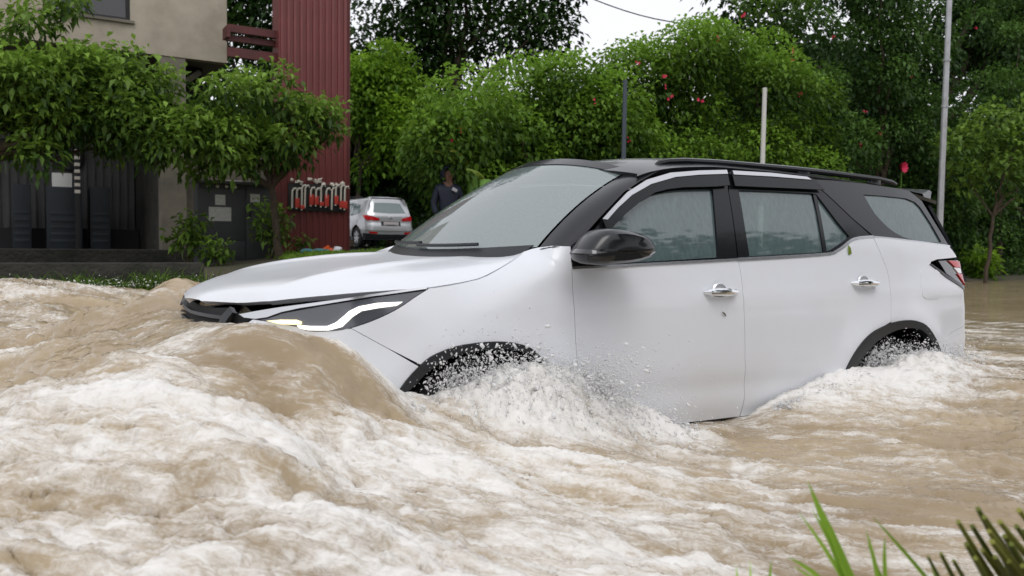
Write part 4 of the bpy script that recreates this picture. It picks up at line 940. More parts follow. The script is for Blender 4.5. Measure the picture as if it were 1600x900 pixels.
# wheels
def wheel(cx, cy, cz, rad, wd_, parent, spokes=6, name='wheel', sgn=-1):
    t = MB().lathe([(rad*.62, -wd_/2), (rad*.80, -wd_/2-.006), (rad*.95, -wd_*.44), (rad, -wd_*.30), (rad, wd_*.30), (rad*.95, wd_*.44), (rad*.80, wd_/2+.006), (rad*.62, wd_/2)], 40, 'y', (cx, cy, cz)).build(name, 'rubber', parent)
    mb = MB().lathe([(rad*.63, -wd_*.42), (rad*.60, -wd_*.46), (rad*.57, -wd_*.36), (rad*.57, wd_*.36), (rad*.60, wd_*.46), (rad*.63, wd_*.42)], 40, 'y', (cx, cy, cz))
    f_ = cy+sgn*wd_*.40
    for k in range(spokes):
        th = 2*math.pi*k/spokes+.2
        mb.box((cx+.04, f_-.02, cz-.032), (cx+rad*.6, f_+.015, cz+.032), .008, Matrix.Rotation(th, 3, 'Y'), (cx, f_, cz))
    mb.lathe([(0, f_-cy+sgn*.02), (.05, f_-cy+sgn*.02), (.06, f_-cy-sgn*.01), (0, f_-cy-sgn*.015)], 20, 'y', (cx, cy, cz)); mb.build('rim', 'alloy', t)
    MB().lathe([(0, -.02), (rad*.5, -.02), (rad*.5, .02), (0, .02)], 24, 'y', (cx, cy, cz)).build('brake_disc', 'machine_dark', t)
    return t
for x_ in (.985, 3.73):
    for sgn in (-1, 1):
        wheel(x_, sgn*.79, .387, .387, .25, suv, 6, 'wheel', sgn)
        # wheel-house liner
        c0, r0 = ((WF if x_ < 2 else WR), (.47 if x_ < 2 else .53)); V = []; Fs = []
        for i, th in enumerate(np.linspace(-.35, math.pi+.35, 22)):
            for yy in (.885, .55): V.append((c0[0]+r0*math.cos(th), sgn*yy, c0[1]+r0*math.sin(th)))
        Fs = [(2*i, 2*i+1, 2*i+3, 2*i+2) for i in range(21)]; b0 = len(V); V += [(c0[0]+r0*math.cos(th), sgn*.55, c0[1]+r0*math.sin(th)) for th in np.linspace(-.35, math.pi+.35, 22)]
        Fs.append(tuple(b0+i for i in range(22)))
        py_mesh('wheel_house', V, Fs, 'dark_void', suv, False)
# dark inner hull so that gaps and glass look into something
ss = np.linspace(0, PL.L, 90); zz = np.array([.40, .6, .8, .95, 1.04])
V = []; Fs = []
for z in zz:
    q = np.stack([ss, np.full(len(ss), z)], -1); p = Bf(q); n_ = PL.nrm(ss); ins = .06
    for s_, pp, nn in zip(ss, p, n_):
        x_, w_ = pp[0]-nn[0]*ins, abs(pp[1])-nn[1]*ins
        for (cx, cz), r0 in ((WF, .50), (WR, .56)):
            if (x_-cx)**2+(z-cz)**2 < r0**2: w_ = min(w_, .53)
        V.append((x_, -max(w_, 0), min(z, .90) if x_ < 1.40 else z))
n_ = len(ss); Fs = [(i*n_+j, i*n_+j+1, (i+1)*n_+j+1, (i+1)*n_+j) for i in range(len(zz)-1) for j in range(n_-1)]
V = np.array(V); 
V2 = np.vstack([V, V*[1, -1, 1]]); F2 = Fs+[tuple(a+len(V) for a in f[::-1]) for f in Fs]
floor = [(.10, -.5, .42), (4.65, -.5, .42), (4.65, .5, .42), (.10, .5, .42)]; k0 = len(V2); V2 = np.vstack([V2, floor]); F2.append((k0, k0+1, k0+2, k0+3))
for x0_, x1_ in ((1.45, 3.15),):
    k0 = len(V2); V2 = np.vstack([V2, [(x0_, -.86, .43), (x1_, -.86, .43), (x1_, .86, .43), (x0_, .86, .43)]]); F2.append((k0, k0+1, k0+2, k0+3))
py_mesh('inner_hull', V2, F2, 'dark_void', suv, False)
# cabin
MB().box((1.20, -.74, .85), (1.75, .74, 1.17), .06).build('dashboard', 'dash', suv)
MB().lathe([(.19, 0), (.178, .016), (.16, .0), (.178, -.016)], 28, 'x', (1.90, .37, 1.12), True).build('steering_wheel', 'dash', suv)
for x_, y_ in ((2.30, -.37), (2.30, .37), (3.15, -.40), (3.15, .40)):
    st = MB().box((x_-.30, y_-.26, .62), (x_+.28, y_+.26, .80), .06).build('seat', 'seat_fabric', suv)
    MB().box((x_+.14, y_-.25, .72), (x_+.30, y_+.25, 1.34), .07, Matrix.Rotation(.24, 3, 'Y'), (x_+.2, y_, .72)).build('backrest', 'seat_fabric', st)
    MB().box((x_+.36, y_-.13, 1.33), (x_+.46, y_+.13, 1.54), .05).build('headrest', 'seat_fabric', st)
MB().box((1.15, -.50, 1.178), (1.50, -.16, 1.184), .002).build('dashboard_paper', 'paper', suv)
MB().box((1.62, -.10, 1.50), (1.66, .14, 1.57), .015).build('rear_view_mirror', 'black_plastic', suv)
# everything above was written in car coordinates: shift under the pivot
for o in suv.children: o.location = [-float(v) for v in PV]

# ================================================================== leafy branches in front of the building
LY = 12.6
def lb(spec): return [(*wy(a, b, LY+dy), r_) for a, b, dy, r_ in spec]
rs = np.random.RandomState(3)
def along(pts, n, r, dyr=.6, jit=14):
    out = []; P = np.array(pts, float)
    for i in range(n):
        t = i/(n-1)*(len(P)-1); k = min(int(t), len(P)-2); p = P[k]+(P[k+1]-P[k])*(t-k)
        out.append((p[0]+rs.uniform(-jit, jit), p[1]+rs.uniform(-jit, jit), rs.uniform(-dyr, dyr), r*(.7+.6*rs.rand())))
    return out
spec = along([(330, 150), (400, 140), (470, 165), (520, 190)], 12, .32)+along([(250, 190), (320, 205), (390, 215), (450, 225)], 16, .36)+along([(290, 235), (350, 250), (400, 245)], 8, .26)+along([(440, 180), (490, 205)], 6, .26)+along([(350, 120), (420, 105), (450, 125)], 5, .16, jit=8)+along([(500, 160), (545, 180)], 4, .14, jit=6)+along([(300, 265), (330, 275)], 3, .16, jit=6)
tr = tree('leafy_tree', 'leafy tree beside the grey cabinet with branches spread before the red panel', wy(436, 300, LY+.6)[:2], lb(spec), 6400, .155, M['leaf_mid'], .09, limbs=9, aspect=.24, fill=.3, droop=.3, tint_up=.6)
spec = along([(-60, 110), (40, 120), (140, 130), (230, 165)], 22, .40)+along([(-60, 170), (60, 180), (160, 185), (250, 200)], 20, .38)+along([(0, 60), (60, 30), (110, 10)], 8, .22, jit=8)+along([(-60, 210), (30, 215), (60, 240)], 8, .24, jit=8)+along([(120, 95), (190, 110), (250, 135)], 10, .26)+along([(200, 215), (240, 235), (260, 225)], 6, .24, jit=8)+along([(190, 85), (240, 100), (275, 128)], 5, .15, jit=8)+along([(40, 10), (110, 0), (125, 8)], 4, .15, jit=5)+along([(150, 225), (175, 250)], 4, .16, jit=8)
tree('leafy_tree', 'leafy tree reaching in from the left edge across the open bay', wy(-210, 300, LY)[:2], lb(spec), 10500, .155, M['leaf_mid'], .14, limbs=12, aspect=.24, fill=.3, droop=.3, tint_up=.6)
def plant(name, label, px, y, h, spread, n, size, m, cat='plant', group=None):
    p = wy(px, 400, y); z = gz(p[0], y); t = empty(name, (p[0], y, z)); tag(t, label, cat, group)
    mb = MB(); bl = []
    for k in range(5):
        e = np.array([rs.uniform(-spread, spread), rs.uniform(-.2, .2), h*rs.uniform(.5, 1)]); limb(mb, (0, 0, -.03), e, .014, .006, 5, .08); bl.append((*e, spread*.45)); bl.append((*(e*.6), spread*.35))
    mb.build('stem', 'bark', t); tag(foliage('leaf_mass', bl, n, size, M[m], t, aspect=.25, tint_up=.4), kind='stuff'); return t
plant('weed_plant', 'leafy weed growing before the pier left of the grey cabinet', 292, 13.2, .95, .28, 260, .17, 'leaf_mid')
plant('weed_plant', 'low weed in front of the grey cabinet door', 345, 12.9, .55, .25, 170, .14, 'leaf_mid')
plant('weed_plant', 'tall weed between the grey cabinet and the red panel', 424, 13.4, 1.15, .38, 420, .14, 'leaf_mid')
plant('weed_plant', 'small weed at the foot of the red panel', 466, 13.9, .35, .18, 90, .12, 'leaf_mid')
plant('weed_plant', 'low plant at the foot of the young tree by the water', 1540, 8.75, .55, .5, 380, .20, 'leaf_bright')
# young tree at the right
yt = wd(1538, 432, 20.5); bl = [(*wd(a, b, 20.5+c), r_) for a, b, c, r_ in ((1500, 235, 0, .55), (1545, 205, .3, .6), (1590, 230, 0, .6), (1620, 260, .2, .6), (1570, 270, -.3, .45), (1510, 275, .3, .4), (1600, 190, .3, .5), (1650, 220, 0, .6))]
tree('young_tree', 'young thin-trunked tree with yellow-green leaves at the right edge', yt[:2], bl, 2400, .17, M['leaf_mid'], .055, limbs=6)

# ================================================================== poles and wire
def pole(name, label, px, py_top, depth, r, m, lean=0, bands=0):
    b = wd(px, 400, depth); z = gz(b[0], b[1]); top = wd(px+lean, py_top, depth); t = empty(name, (b[0], b[1], z)); tag(t, label, 'pole')
    h = top[2]-z; MB().tube([(0, 0, -.2), (0, 0, h*.5), (0, 0, h)], [r, r*.9, r*.75], 14).build('shaft', m, t)
    MB().lathe([(r*1.0, 0), (r*2.0, 0), (r*2.0, .03), (r*1.05, .06)], 14, 'z').build('base_flange', m, t)
    for k in range(bands): MB().lathe([(r*.98, 0), (r*1.12, .005), (r*1.12, .05), (r*.98, .055)], 14, 'z', (0, 0, h*.55+k*1.1)).build('clamp_band', m, t)
    return t, h
pole('lamp_post', 'tall grey metal pole behind the SUV tail', 1466, -60, 20.0, .078, 'grey_pole', 0, 2)
pole('thin_pole', 'thin dark blue pole standing before the creepers above the windscreen', 971, 128, 15.2, .050, 'dark_pole', 0, 1)
pole('short_pole', 'short pale pole among the creepers above the rear door', 1187, 140, 16.2, .055, 'pale_pole', 0, 1)
a_ = wd(900, -12, 26); b_ = wd(1130, 42, 26); pts = [a_+(b_-a_)*t-np.array([0, 0, .25*math.sin(math.pi*t)]) for t in np.linspace(-1.2, 1.3, 24)]
tag(MB().tube(pts, .02, 5).build('overhead_wire', 'machine_dark'), 'thin dark overhead wire crossing the patch of sky', 'wire')

# ================================================================== red flowers of the creeper
def flower(p, r, parent=None):
    V = []; Fs = []
    for k in range(6):
        th = k*math.pi/3+rs.rand(); d = np.array([math.cos(th), -.35, math.sin(th)]); s_ = np.array([-math.sin(th), 0, math.cos(th)]); b = len(V)
        V += [p, p+d*r*.6+s_*r*.42, p+d*r*1.05-np.array([0, .25*r, 0]), p+d*r*.6-s_*r*.42]; Fs += [(b, b+1, b+2), (b, b+2, b+3)]
    return V, Fs
V = []; Fs = []
for px_, py_, r_ in ((1160, 22, .09), (1240, 80, .07), (1238, 95, .07), (1038, 118, .08), (1047, 153, .06), (1094, 157, .08), (1251, 147, .06), (997, 100, .05), (1040, 135, .05), (928, 158, .05), (706, 222, .05), (1352, 172, .05), (1372, 208, .06), (1473, 196, .07), (1567, 182, .09), (1555, 197, .08), (1345, 228, .05), (980, 218, .05), (1120, 60, .05), (1300, 60, .05), (1422, 120, .05), (1525, 47, .06), (720, 205, .04)):
    for j in range(3):
        v, f = flower(wd(px_+rs.uniform(-4, 4), py_+rs.uniform(-4, 4), hy(px_)-.25), r_*rs.uniform(.35, .65)); b = len(V); V += v; Fs += [tuple(i+b for i in q) for q in f]
fo = py_mesh('creeper_flowers', V, Fs, 'petal', None, False); tag(fo, 'small red flowers scattered over the creeper thickets', 'flowers', kind='stuff')
SCL = (hy(1410)-.5)/12.5*.95
hb = empty('hibiscus', wd(1410, 262, hy(1410)-.5)); tag(hb, 'large pink red blossom standing above the SUV tail end', 'blossom')
for k in range(9):
    th = k*2*math.pi/9; el = .5*(k % 3)-.3; d = np.array([math.cos(th), -.3, math.sin(th)])*.085*SCL; n_ = np.array([-math.sin(th), .3, math.cos(th)])*.055*SCL
    MB().add([(0, 0, 0), d*.6+n_, d*1.1+np.array([0, -.03, 0]), d*.6-n_, d*.55+np.array([0, .03, 0])], [(0, 1, 2, 4), (0, 4, 2, 3)]).build('petal', 'petal', hb, True)
p0 = np.array(hb.location); g0 = gz(p0[0], p0[1]); MB().tube([(0, .02, 0), (.05, .05, -.5), (.12, .05, -1.4), (.2, .1, g0-p0[2])], [.012, .014, .018, .022], 6).build('stalk', 'stem_green', hb)

# ================================================================== silver hatchback behind the panel
sv = wd(570, 377, 28.0); svz = gz(sv[0], sv[1])+.03
sil = empty('silver_car', (sv[0], sv[1], svz)); tag(sil, 'silver hatchback SUV parked on the drive, rear towards us', 'car')
head = math.atan2(wray(601, 377)[0], wray(601, 377)[1])-R(24)       # heading measured from +y towards +x
sil.rotation_euler = (0, 0, math.pi/2-head+math.pi)     # car frame: nose at -x, here pointing away
SP = Plan([(0, 0), (.02, .4), (.15, .68), (.45, .84), (.9, .88), (2.0, .89), (3.2, .885), (3.8, .865), (4.08, .80), (4.20, .62), (4.25, .35), (4.27, 0)])
def Sf(q):
    q = np.asarray(q, float); s, z = q[:, 0], q[:, 1]; c = SP.at(s); n = SP.nrm(s)
    side = spl(z, [.2, .35, .6, .85, 1.0, 1.2, 1.45, 1.56, 1.62], [.08, .03, 0, .01, .035, .10, .20, .27, .40])
    rear = spl(z, [.2, .40, .55, .72, .80, 1.0, 1.08, 1.45, 1.56, 1.62], [.12, .03, 0, .02, .05, .06, .10, .32, .36, .50])
    front = spl(z, [.2, .5, .85, .95, 1.02, 1.45, 1.62], [.08, 0, .05, .35, 1.0, 1.65, 1.95])
    wf = sstep(.25, .9, -n[:, 0]); wr = sstep(.3, .9, n[:, 0]); d = side*(1-wf-wr)+rear*wr+front*wf
    x = c[:, 0]-n[:, 0]*d; y = np.maximum(c[:, 1]-n[:, 1]*np.where(wf > .5, side, d), 0)
    return np.stack([x-2.1, -y, z], -1)
SS = Surf(Sf, (0, SP.L), (.22, 1.6), centre=(0, 0, .7), na=40, nb=20); s2 = SP.sx
ss_ = np.linspace(0, SP.L, 120); zz_ = np.linspace(.26, 1.60, 36); V = []; 
for z in zz_: V += list(Sf(np.stack([ss_, np.full(120, z)], -1)))
V = np.array(V); n_ = 120; Fs = []
for i in range(35):
    for j in range(n_-1):
        q = V[[i*n_+j, i*n_+j+1, (i+1)*n_+j+1, (i+1)*n_+j]].mean(0)
        if any((q[0]-wx_)**2+(q[2]-.33)**2 < .39**2 for wx_ in (.88-2.1, 3.47-2.1)) and abs(q[1]) > .6: continue
        Fs.append((i*n_+j, i*n_+j+1, (i+1)*n_+j+1, (i+1)*n_+j))
Vm = np.vstack([V, V*[1, -1, 1]]); Fm = [f[::-1] for f in Fs]+[tuple(a+len(V) for a in f) for f in Fs]
k0 = 35*n_; Fm += [tuple([k0+j, k0+j+1, len(V)+k0+j+1, len(V)+k0+j]) for j in range(n_-1)]
py_mesh('body', Vm, Fm, 'silver_paint', sil, True, 40)
def sp_(name, poly, m, **k): return panel(name, SS, poly, m, sil, res=.06, gap=0, **k)
eR = SP.L
sp_('rear_window', [(eR-.60, 1.12), (eR, 1.10), (eR, 1.44), (eR-.50, 1.43)], 'small_glass', thick=.006, off=.006)
sp_('side_window', [(s2(2.95), 1.02), (s2(3.55), 1.08), (s2(3.66), 1.16), (s2(3.50), 1.36), (s2(2.95), 1.43)], 'small_glass', thick=.006, off=.006)
sp_('side_window', [(s2(2.0), 1.0), (s2(2.88), 1.02), (s2(2.88), 1.43), (s2(2.05), 1.44)], 'small_glass', thick=.006, off=.006)
sp_('side_window', [(s2(1.45), 1.0), (s2(1.93), 1.0), (s2(1.98), 1.44), (s2(1.8), 1.40)], 'small_glass', thick=.006, off=.006)
sp_('tail_light', [(s2(3.90), 1.04), (eR-.62, 1.0), (eR-.38, .92), (eR-.40, .86), (s2(4.10), .87), (s2(3.98), .95)], 'red_lens', thick=.012, off=.012)
sp_('bumper_reflector', [(eR-.74, .52), (eR-.45, .50), (eR-.48, .44), (eR-.72, .46)], 'red_lens', thick=.008, off=.010)
sp_('lower_bumper', [(s2(3.86), .27), (eR, .27), (eR, .43), (eR-.5, .43), (s2(3.95), .47)], 'black_plastic', thick=.01, off=.012)
sp_('bumper_ledge', [(s2(4.05), .56), (eR, .54), (eR, .62), (s2(4.05), .66)], 'silver_paint', thick=.02, off=.022)
sp_('sill_trim', [(s2(1.32), .27), (s2(3.04), .27), (s2(3.02), .36), (s2(1.34), .36)], 'black_plastic', thick=.01, off=.008)
sp_('plate_recess', [(eR-.34, .70), (eR, .70), (eR, .84), (eR-.34, .84)], 'black_plastic', thick=.006, off=.004)
MB().box((2.135, -.26, .71), (2.147, .26, .825), .003).build('number_plate', 'white_plate', sil)
em = MB().lathe([(.050, -.004), (.058, .0), (.050, .004)], 24, 'x', (0, 0, 0), True); em.V = [(v[0]+2.115, v[1]*1.35, v[2]+.945) for v in em.V]
for y0, y1 in ((-.03, -.018), (.018, .03)): em.box((2.11, y0, .91), (2.122, y1, .98), .002, Matrix.Rotation(.25, 3, 'X'), (2.115, 0, .945))
em.box((2.11, -.03, .938), (2.122, .03, .952), .002); em.build('emblem', 'chrome', sil)
for sg in (-1, 1):
    MB().tube([(-.75, sg*.60, 1.60), (-.6, sg*.60, 1.645), (.9, sg*.58, 1.655), (1.25, sg*.57, 1.60)], .018, 6).build('roof_rail', 'machine_dark', sil)
    for wx_ in (.88-2.1, 3.47-2.1): wheel(wx_, sg*.76, .33, .33, .21, sil, 7, 'wheel', sg)
MB().box((-1.9, -.62, .24), (1.9, .62, .9)).build('underbody', 'dark_void', sil, False)
vs_ = [(1.60, v*.55, 1.585+.02*(1-v*v)) for v in np.linspace(-1, 1, 9)]
MB().tube(vs_, .035, 6).build('roof_spoiler', 'silver_paint', sil)

# ================================================================== person in a hooded jacket
pp = wd(699, 386, 15.0); pz = gz(pp[0], pp[1]); per = empty('person', (pp[0], pp[1], pz), -.25); tag(per, 'person in a dark hooded rain jacket holding a red bundle by the creepers', 'person')
def skin(name, pts, edges, rad, m, parent, root=0, lev=2):
    me = bpy.data.meshes.new(name); me.from_pydata(pts, edges, []); o = bpy.data.objects.new(name, me); COL.objects.link(o); o.parent = parent
    md = o.modifiers.new('s', 'SKIN'); md.use_smooth_shade = True
    for i, r_ in enumerate(rad): v = me.skin_vertices[0].data[i]; v.radius = (r_, r_) if np.isscalar(r_) else r_; v.use_root = i == root
    sb = o.modifiers.new('u', 'SUBSURF'); sb.levels = lev; sb.render_levels = lev; me.materials.append(M[m]); return o
# body: pelvis, spine, neck, head; legs; arms bent forward with hands
bp = [(0, 0, .95), (0, 0, 1.15), (0, .01, 1.38), (0, 0, 1.50), (0, -.01, 1.58), (0, -.02, 1.68), (0, -.015, 1.76),
      (.10, 0, .90), (.11, -.01, .50), (.11, .02, .08), (.11, -.14, .04), (-.10, 0, .90), (-.11, -.02, .50), (-.11, .02, .08), (-.11, -.14, .04),
      (.19, 0, 1.42), (.25, .02, 1.14), (.20, -.20, 1.02), (.15, -.29, 1.04), (-.19, 0, 1.42), (-.25, .02, 1.14), (-.21, -.06, .90), (-.20, -.10, .80)]
be = [(0, 1), (1, 2), (2, 3), (3, 4), (4, 5), (5, 6), (0, 7), (7, 8), (8, 9), (9, 10), (0, 11), (11, 12), (12, 13), (13, 14), (2, 15), (15, 16), (16, 17), (17, 18), (2, 19), (19, 20), (20, 21), (21, 22)]
skin('body', bp, be, [.13, .12, .13, .07, .095, .115, .085, .08, .055, .038, .035, .08, .055, .038, .035, .055, .042, .032, .035, .055, .042, .032, .035], 'skin', per)
def fingers(c, d, s_, name='hand_fingers'):
    c, d, s_ = map(np.array, (c, d, s_)); mb = MB(); dn = np.cross(d, s_)
    for k, L_ in enumerate((.07, .08, .075, .06)):
        b = c+s_*(k-1.5)*.021; mb.tube([b, b+d*L_*.5+dn*.008, b+d*L_*.9+dn*.03], [.010, .009, .007], 6)
    b = c+s_*.045-d*.03; mb.tube([b, b+s_*.02+d*.03, b+s_*.018+d*.06+dn*.01], [.011, .010, .008], 6); return mb
mb = fingers((.15, -.31, 1.04), (0, -1., 0), (1., 0, 0)); m2 = fingers((-.20, -.105, .775), (0, -.2, -.98), (0, 1., 0)); mb.add(m2.V, m2.F); mb.build('hand_fingers', 'skin', per)
jp = [(0, 0, .86), (0, 0, 1.12), (0, .01, 1.36), (0, .0, 1.545), (.19, 0, 1.41), (.26, .02, 1.13), (.215, -.17, 1.03), (-.19, 0, 1.41), (-.26, .02, 1.13), (-.215, -.05, .93)]
skin('jacket', jp, [(0, 1), (1, 2), (2, 3), (2, 4), (4, 5), (5, 6), (2, 7), (7, 8), (8, 9)], [(.19, .15), (.17, .14), (.18, .15), .10, .085, .068, .055, .085, .068, .055], 'jacket', per)
tp = [(0, 0, .95), (.10, 0, .88), (.115, -.01, .50), (.115, .02, .12), (-.10, 0, .88), (-.115, -.02, .50), (-.115, .02, .12)]
skin('trousers', tp, [(0, 1), (1, 2), (2, 3), (0, 4), (4, 5), (5, 6)], [.15, .105, .08, .065, .105, .08, .065], 'trousers', per)
# hood: open shell round the face
V = []; Fs = []; nu, nv = 16, 10
for i in range(nu+1):
    for j in range(nv+1):
        e = -.55*math.pi+j/nv*math.pi*1.05; half = math.pi*(.78+.22*float(sstep(.12*math.pi, .30*math.pi, e))); a = -half+i/nu*2*half; r_ = .150+(.02 if j < 2 else 0); V.append((r_*math.cos(e)*math.sin(a), r_*1.05*math.cos(e)*math.cos(a)-.005, 1.675+.168*math.sin(e)))
Fs = [(i*(nv+1)+j, (i+1)*(nv+1)+j, (i+1)*(nv+1)+j+1, i*(nv+1)+j+1) for i in range(nu) for j in range(nv)]
py_mesh('hood', V, Fs, 'jacket', per, True, 60)
for sg in (-1, 1): MB().lathe([(0, -.006), (.010, -.004), (.013, .004)], 10, 'y', (sg*.038, -.128, 1.685)).build('eye', 'machine_dark', per)
MB().tube([(0, -.13, 1.69), (0, -.155, 1.645), (0, -.128, 1.635)], [.010, .017, .010], 6).build('nose', 'skin', per)
MB().tube([(-.03, -.112, 1.60), (0, -.122, 1.598), (.03, -.112, 1.60)], .007, 5).build('mouth', 'brown_post', per)
MB().box((.04, -.165, 1.36), (.14, -.150, 1.42), .006, Matrix.Rotation(.5, 3, 'Y')).build('sheen_patch', 'jacket_pale', per)  # pale piece painted as light reflected off the jacket
rb = empty('red_bundle', (0, 0, 0)); Mx = Matrix.Translation(Vector((pp[0], pp[1], pz))) @ Matrix.Rotation(-.25, 4, 'Z'); rb.location = Mx @ Vector((.22, -.36, .98)); tag(rb, 'bright red cloth bundle held by the person in the hooded jacket', 'bundle')
bm = bmesh.new(); bmesh.ops.create_icosphere(bm, subdivisions=3, radius=1)
for v in bm.verts:
    f_ = 1+.16*math.sin(5*v.co.x+2*v.co.z)+.12*math.sin(7*v.co.y-3*v.co.z); v.co = Vector((v.co.x*.20*f_, v.co.y*.13*f_, v.co.z*.13*f_))
me = bpy.data.meshes.new('cloth'); bm.to_mesh(me); bm.free(); me.polygons.foreach_set('use_smooth', np.ones(len(me.polygons), bool)); me.materials.append(M['red_cloth']); o = bpy.data.objects.new('cloth', me); COL.objects.link(o); o.parent = rb
MB().tube([(-.05, -.02, .10), (-.02, -.03, .17), (.05, -.02, .11)], .012, 6).build('knot', 'red_cloth', rb)
bpz = wd(676, 388, 15.2); st = empty('brick_stub', (bpz[0], bpz[1], gz(bpz[0], bpz[1]))); tag(st, 'short brown stub post left of the person in the hooded jacket', 'post')
MB().box((-.06, -.06, -.1), (.06, .06, .72), .015).build('shaft', 'brown_post', st); MB().box((-.08, -.08, .72), (.08, .08, .77), .01).build('cap', 'brown_post', st)

# banana plants by the thicket's left end
def banana(px, depth, h, label, leaves):
    b = wd(px, 390, depth); z = gz(b[0], b[1]); t = empty('banana_plant', (b[0], b[1], z)); tag(t, label, 'banana plant', 'banana plants left of the creepers')
    MB().tube([(0, 0, -.05), (.01, 0, h*.5), (0, 0, h)], [.16, .14, .10], 12).build('stem', 'stem_green', t)
    for az, el, L_ in leaves:
        V = []; n_ = 12
        for i in range(n_):
            u = i/(n_-1); x = L_*u*math.cos(el*(1-.3*u)); zz = h-.05+L_*u*math.sin(el)-.45*L_*u*u; wv = .065*math.sin(math.pi*min(1, u*.93+.07))**.7
            for s_ in (-1, 0, 1): V.append((x*math.cos(az)-s_*wv*math.sin(az), x*math.sin(az)+s_*wv*math.cos(az), zz-.05*abs(s_)+.02*math.sin(9*u)*abs(s_)))
        Fs = [(i*3+j, i*3+j+1, (i+1)*3+j+1, (i+1)*3+j) for i in range(n_-1) for j in range(2)]
        o = py_mesh('leaf', V, Fs, 'leaf_banana', t, True, 60); a = o.data.attributes.new('tint', 'FLOAT', 'POINT'); a.data.foreach_set('value', np.full(len(V), rs.rand()*.8))
    return t
banana(757, 14.4, 1.75, 'bright green banana stem just right of the person', [(2.6, 1.2, .5), (3.4, 1.2, .4)])
banana(737, 15.4, 1.8, 'darker banana stem close beside the person', [(2.9, .9, 1.1), (3.3, 1.1, 1.0), (3.7, .9, 1.0), (2.5, 1.1, .9)])

# grass on the verge by the drive, litter
def grass(name, pts_fn, n, L0, m, wid=.008, seed=1, lean=.5):
    rs2 = np.random.RandomState(seed); P = pts_fn(rs2, n); d = rs2.normal(size=(n, 3))*lean; d[:, 2] = 1; d /= np.linalg.norm(d, axis=1)[:, None]
    L = L0*(.5+rs2.rand(n)); w_ = np.cross(d, rs2.normal(size=(n, 3))); w_ /= np.linalg.norm(w_, axis=1)[:, None]
    mid = P+d*L[:, None]*.55; tip = P+d*L[:, None]+np.stack([d[:, 0], d[:, 1], -np.abs(d[:, 0])], 1)*L[:, None]*.35
    V = np.stack([P-w_*wid, P+w_*wid, mid+w_*wid*.8, mid-w_*wid*.8, tip], 1).reshape(-1, 3); k = np.arange(n)*5
    T = np.concatenate([np.stack([k, k+1, k+2], 1), np.stack([k, k+2, k+3], 1), np.stack([k+3, k+2, k+4], 1)])
    return np_mesh(name, V, T, m, None, False, None, {'tint': np.repeat(rs2.rand(n)*.7, 5)})
def verge(x0, x1, y0, y1):
    def f(r_, n):
        x = r_.uniform(x0, x1, n); y = r_.uniform(y0, y1, n); return np.stack([x, y, ground_z(x, y)-.01], -1)
    return f
tag(grass('verge_grass', verge(4.0, 7.6, 11.6, 14.4), 9000, .10, M['grass_blade'], .010, 2), 'short green grass on the verge below the red panel', 'grass', kind='stuff')
tag(grass('verge_grass', verge(7.6, 11, 15.5, 19.5), 7000, .12, M['grass_blade'], .014, 4), 'green grass patch in front of the silver car', 'grass', kind='stuff')
def tufts(r_, n):
    c = np.stack([np.array([Xp(p_, 10.15) for p_ in (30, 120, 135, 215, 245, 262, 300)]), np.full(7, 10.15)], -1); k = r_.randint(0, 7, n); x = c[k, 0]+r_.normal(size=n)*.22; y = c[k, 1]+r_.normal(size=n)*.08; return np.stack([x, y, ground_z(x, y)], -1)
tag(grass('kerb_grass', tufts, 900, .30, M['leaf_mid'], .009, 5, .8), 'wet grass tufts along the kerb below the open bay', 'grass', kind='stuff')
def crumple(name, label, px, y, sx_, sy_, sz_, parts):
    p = wy(px, 390, y); t = empty(name, (p[0], y, gz(p[0], y)+.03)); tag(t, label, 'litter'); r2 = np.random.RandomState(int(px))
    for nm, m, dx in parts:
        bm = bmesh.new(); bmesh.ops.create_icosphere(bm, subdivisions=2, radius=1)
        for v in bm.verts: f_ = 1+r2.uniform(-.28, .28); v.co = Vector((v.co.x*sx_*f_+dx, v.co.y*sy_*f_, max(v.co.z*sz_*f_, -.05)+sz_*.4))
        me = bpy.data.meshes.new(nm); bm.to_mesh(me); bm.free(); me.materials.append(M[m]); o = bpy.data.objects.new(nm, me); COL.objects.link(o); o.parent = t
crumple('plastic_packet', 'crumpled orange and white packet on the grass below the red panel', 519, 13.6, .11, .09, .10, (('orange_wrap', 'litter_orange', -.10), ('white_wrap', 'litter_white', .12)))
crumple('plastic_bag', 'teal plastic bag lying at the foot of the red panel', 482, 13.5, .20, .12, .07, (('bag_body', 'litter_teal', 0), ('bag_tail', 'litter_teal', .28)))

# ================================================================== leaf and twig stuck to the wet car
def to_world(p): return CM@(np.array(p)-PV)+PV
q0 = B.inv(1326, 391); p0 = Bf(np.array([q0]))[0]; n0_ = B.normal(np.array([q0, q0, q0, q0]))[0]
o = MB().add([to_world(p0+n0_*.006+np.array(v)) for v in ((-.018, 0, .03), (.005, -.004, .012), (.012, -.006, -.02), (-.012, -.003, -.03), (-.014, -.002, 0))], [(0, 4, 1), (1, 4, 3, 2)]).build('stuck_leaf', 'leaf_banana', None, False)
a = o.data.attributes.new('tint', 'FLOAT', 'POINT'); a.data.foreach_set('value', np.full(5, .3)); tag(o, 'small green leaf stuck on the white rear door below the corner window', 'leaf')
q0 = B.inv(1130, 490); p0 = Bf(np.array([q0]))[0]
o = MB().tube([to_world(p0+np.array(v)) for v in ((-.014, -.007, .008), (0, -.009, 0), (.014, -.006, -.012))], [.002, .004, .002], 5).build('stuck_twig', 'bark'); tag(o, 'tiny dark twig stuck below the front door handle', 'twig')

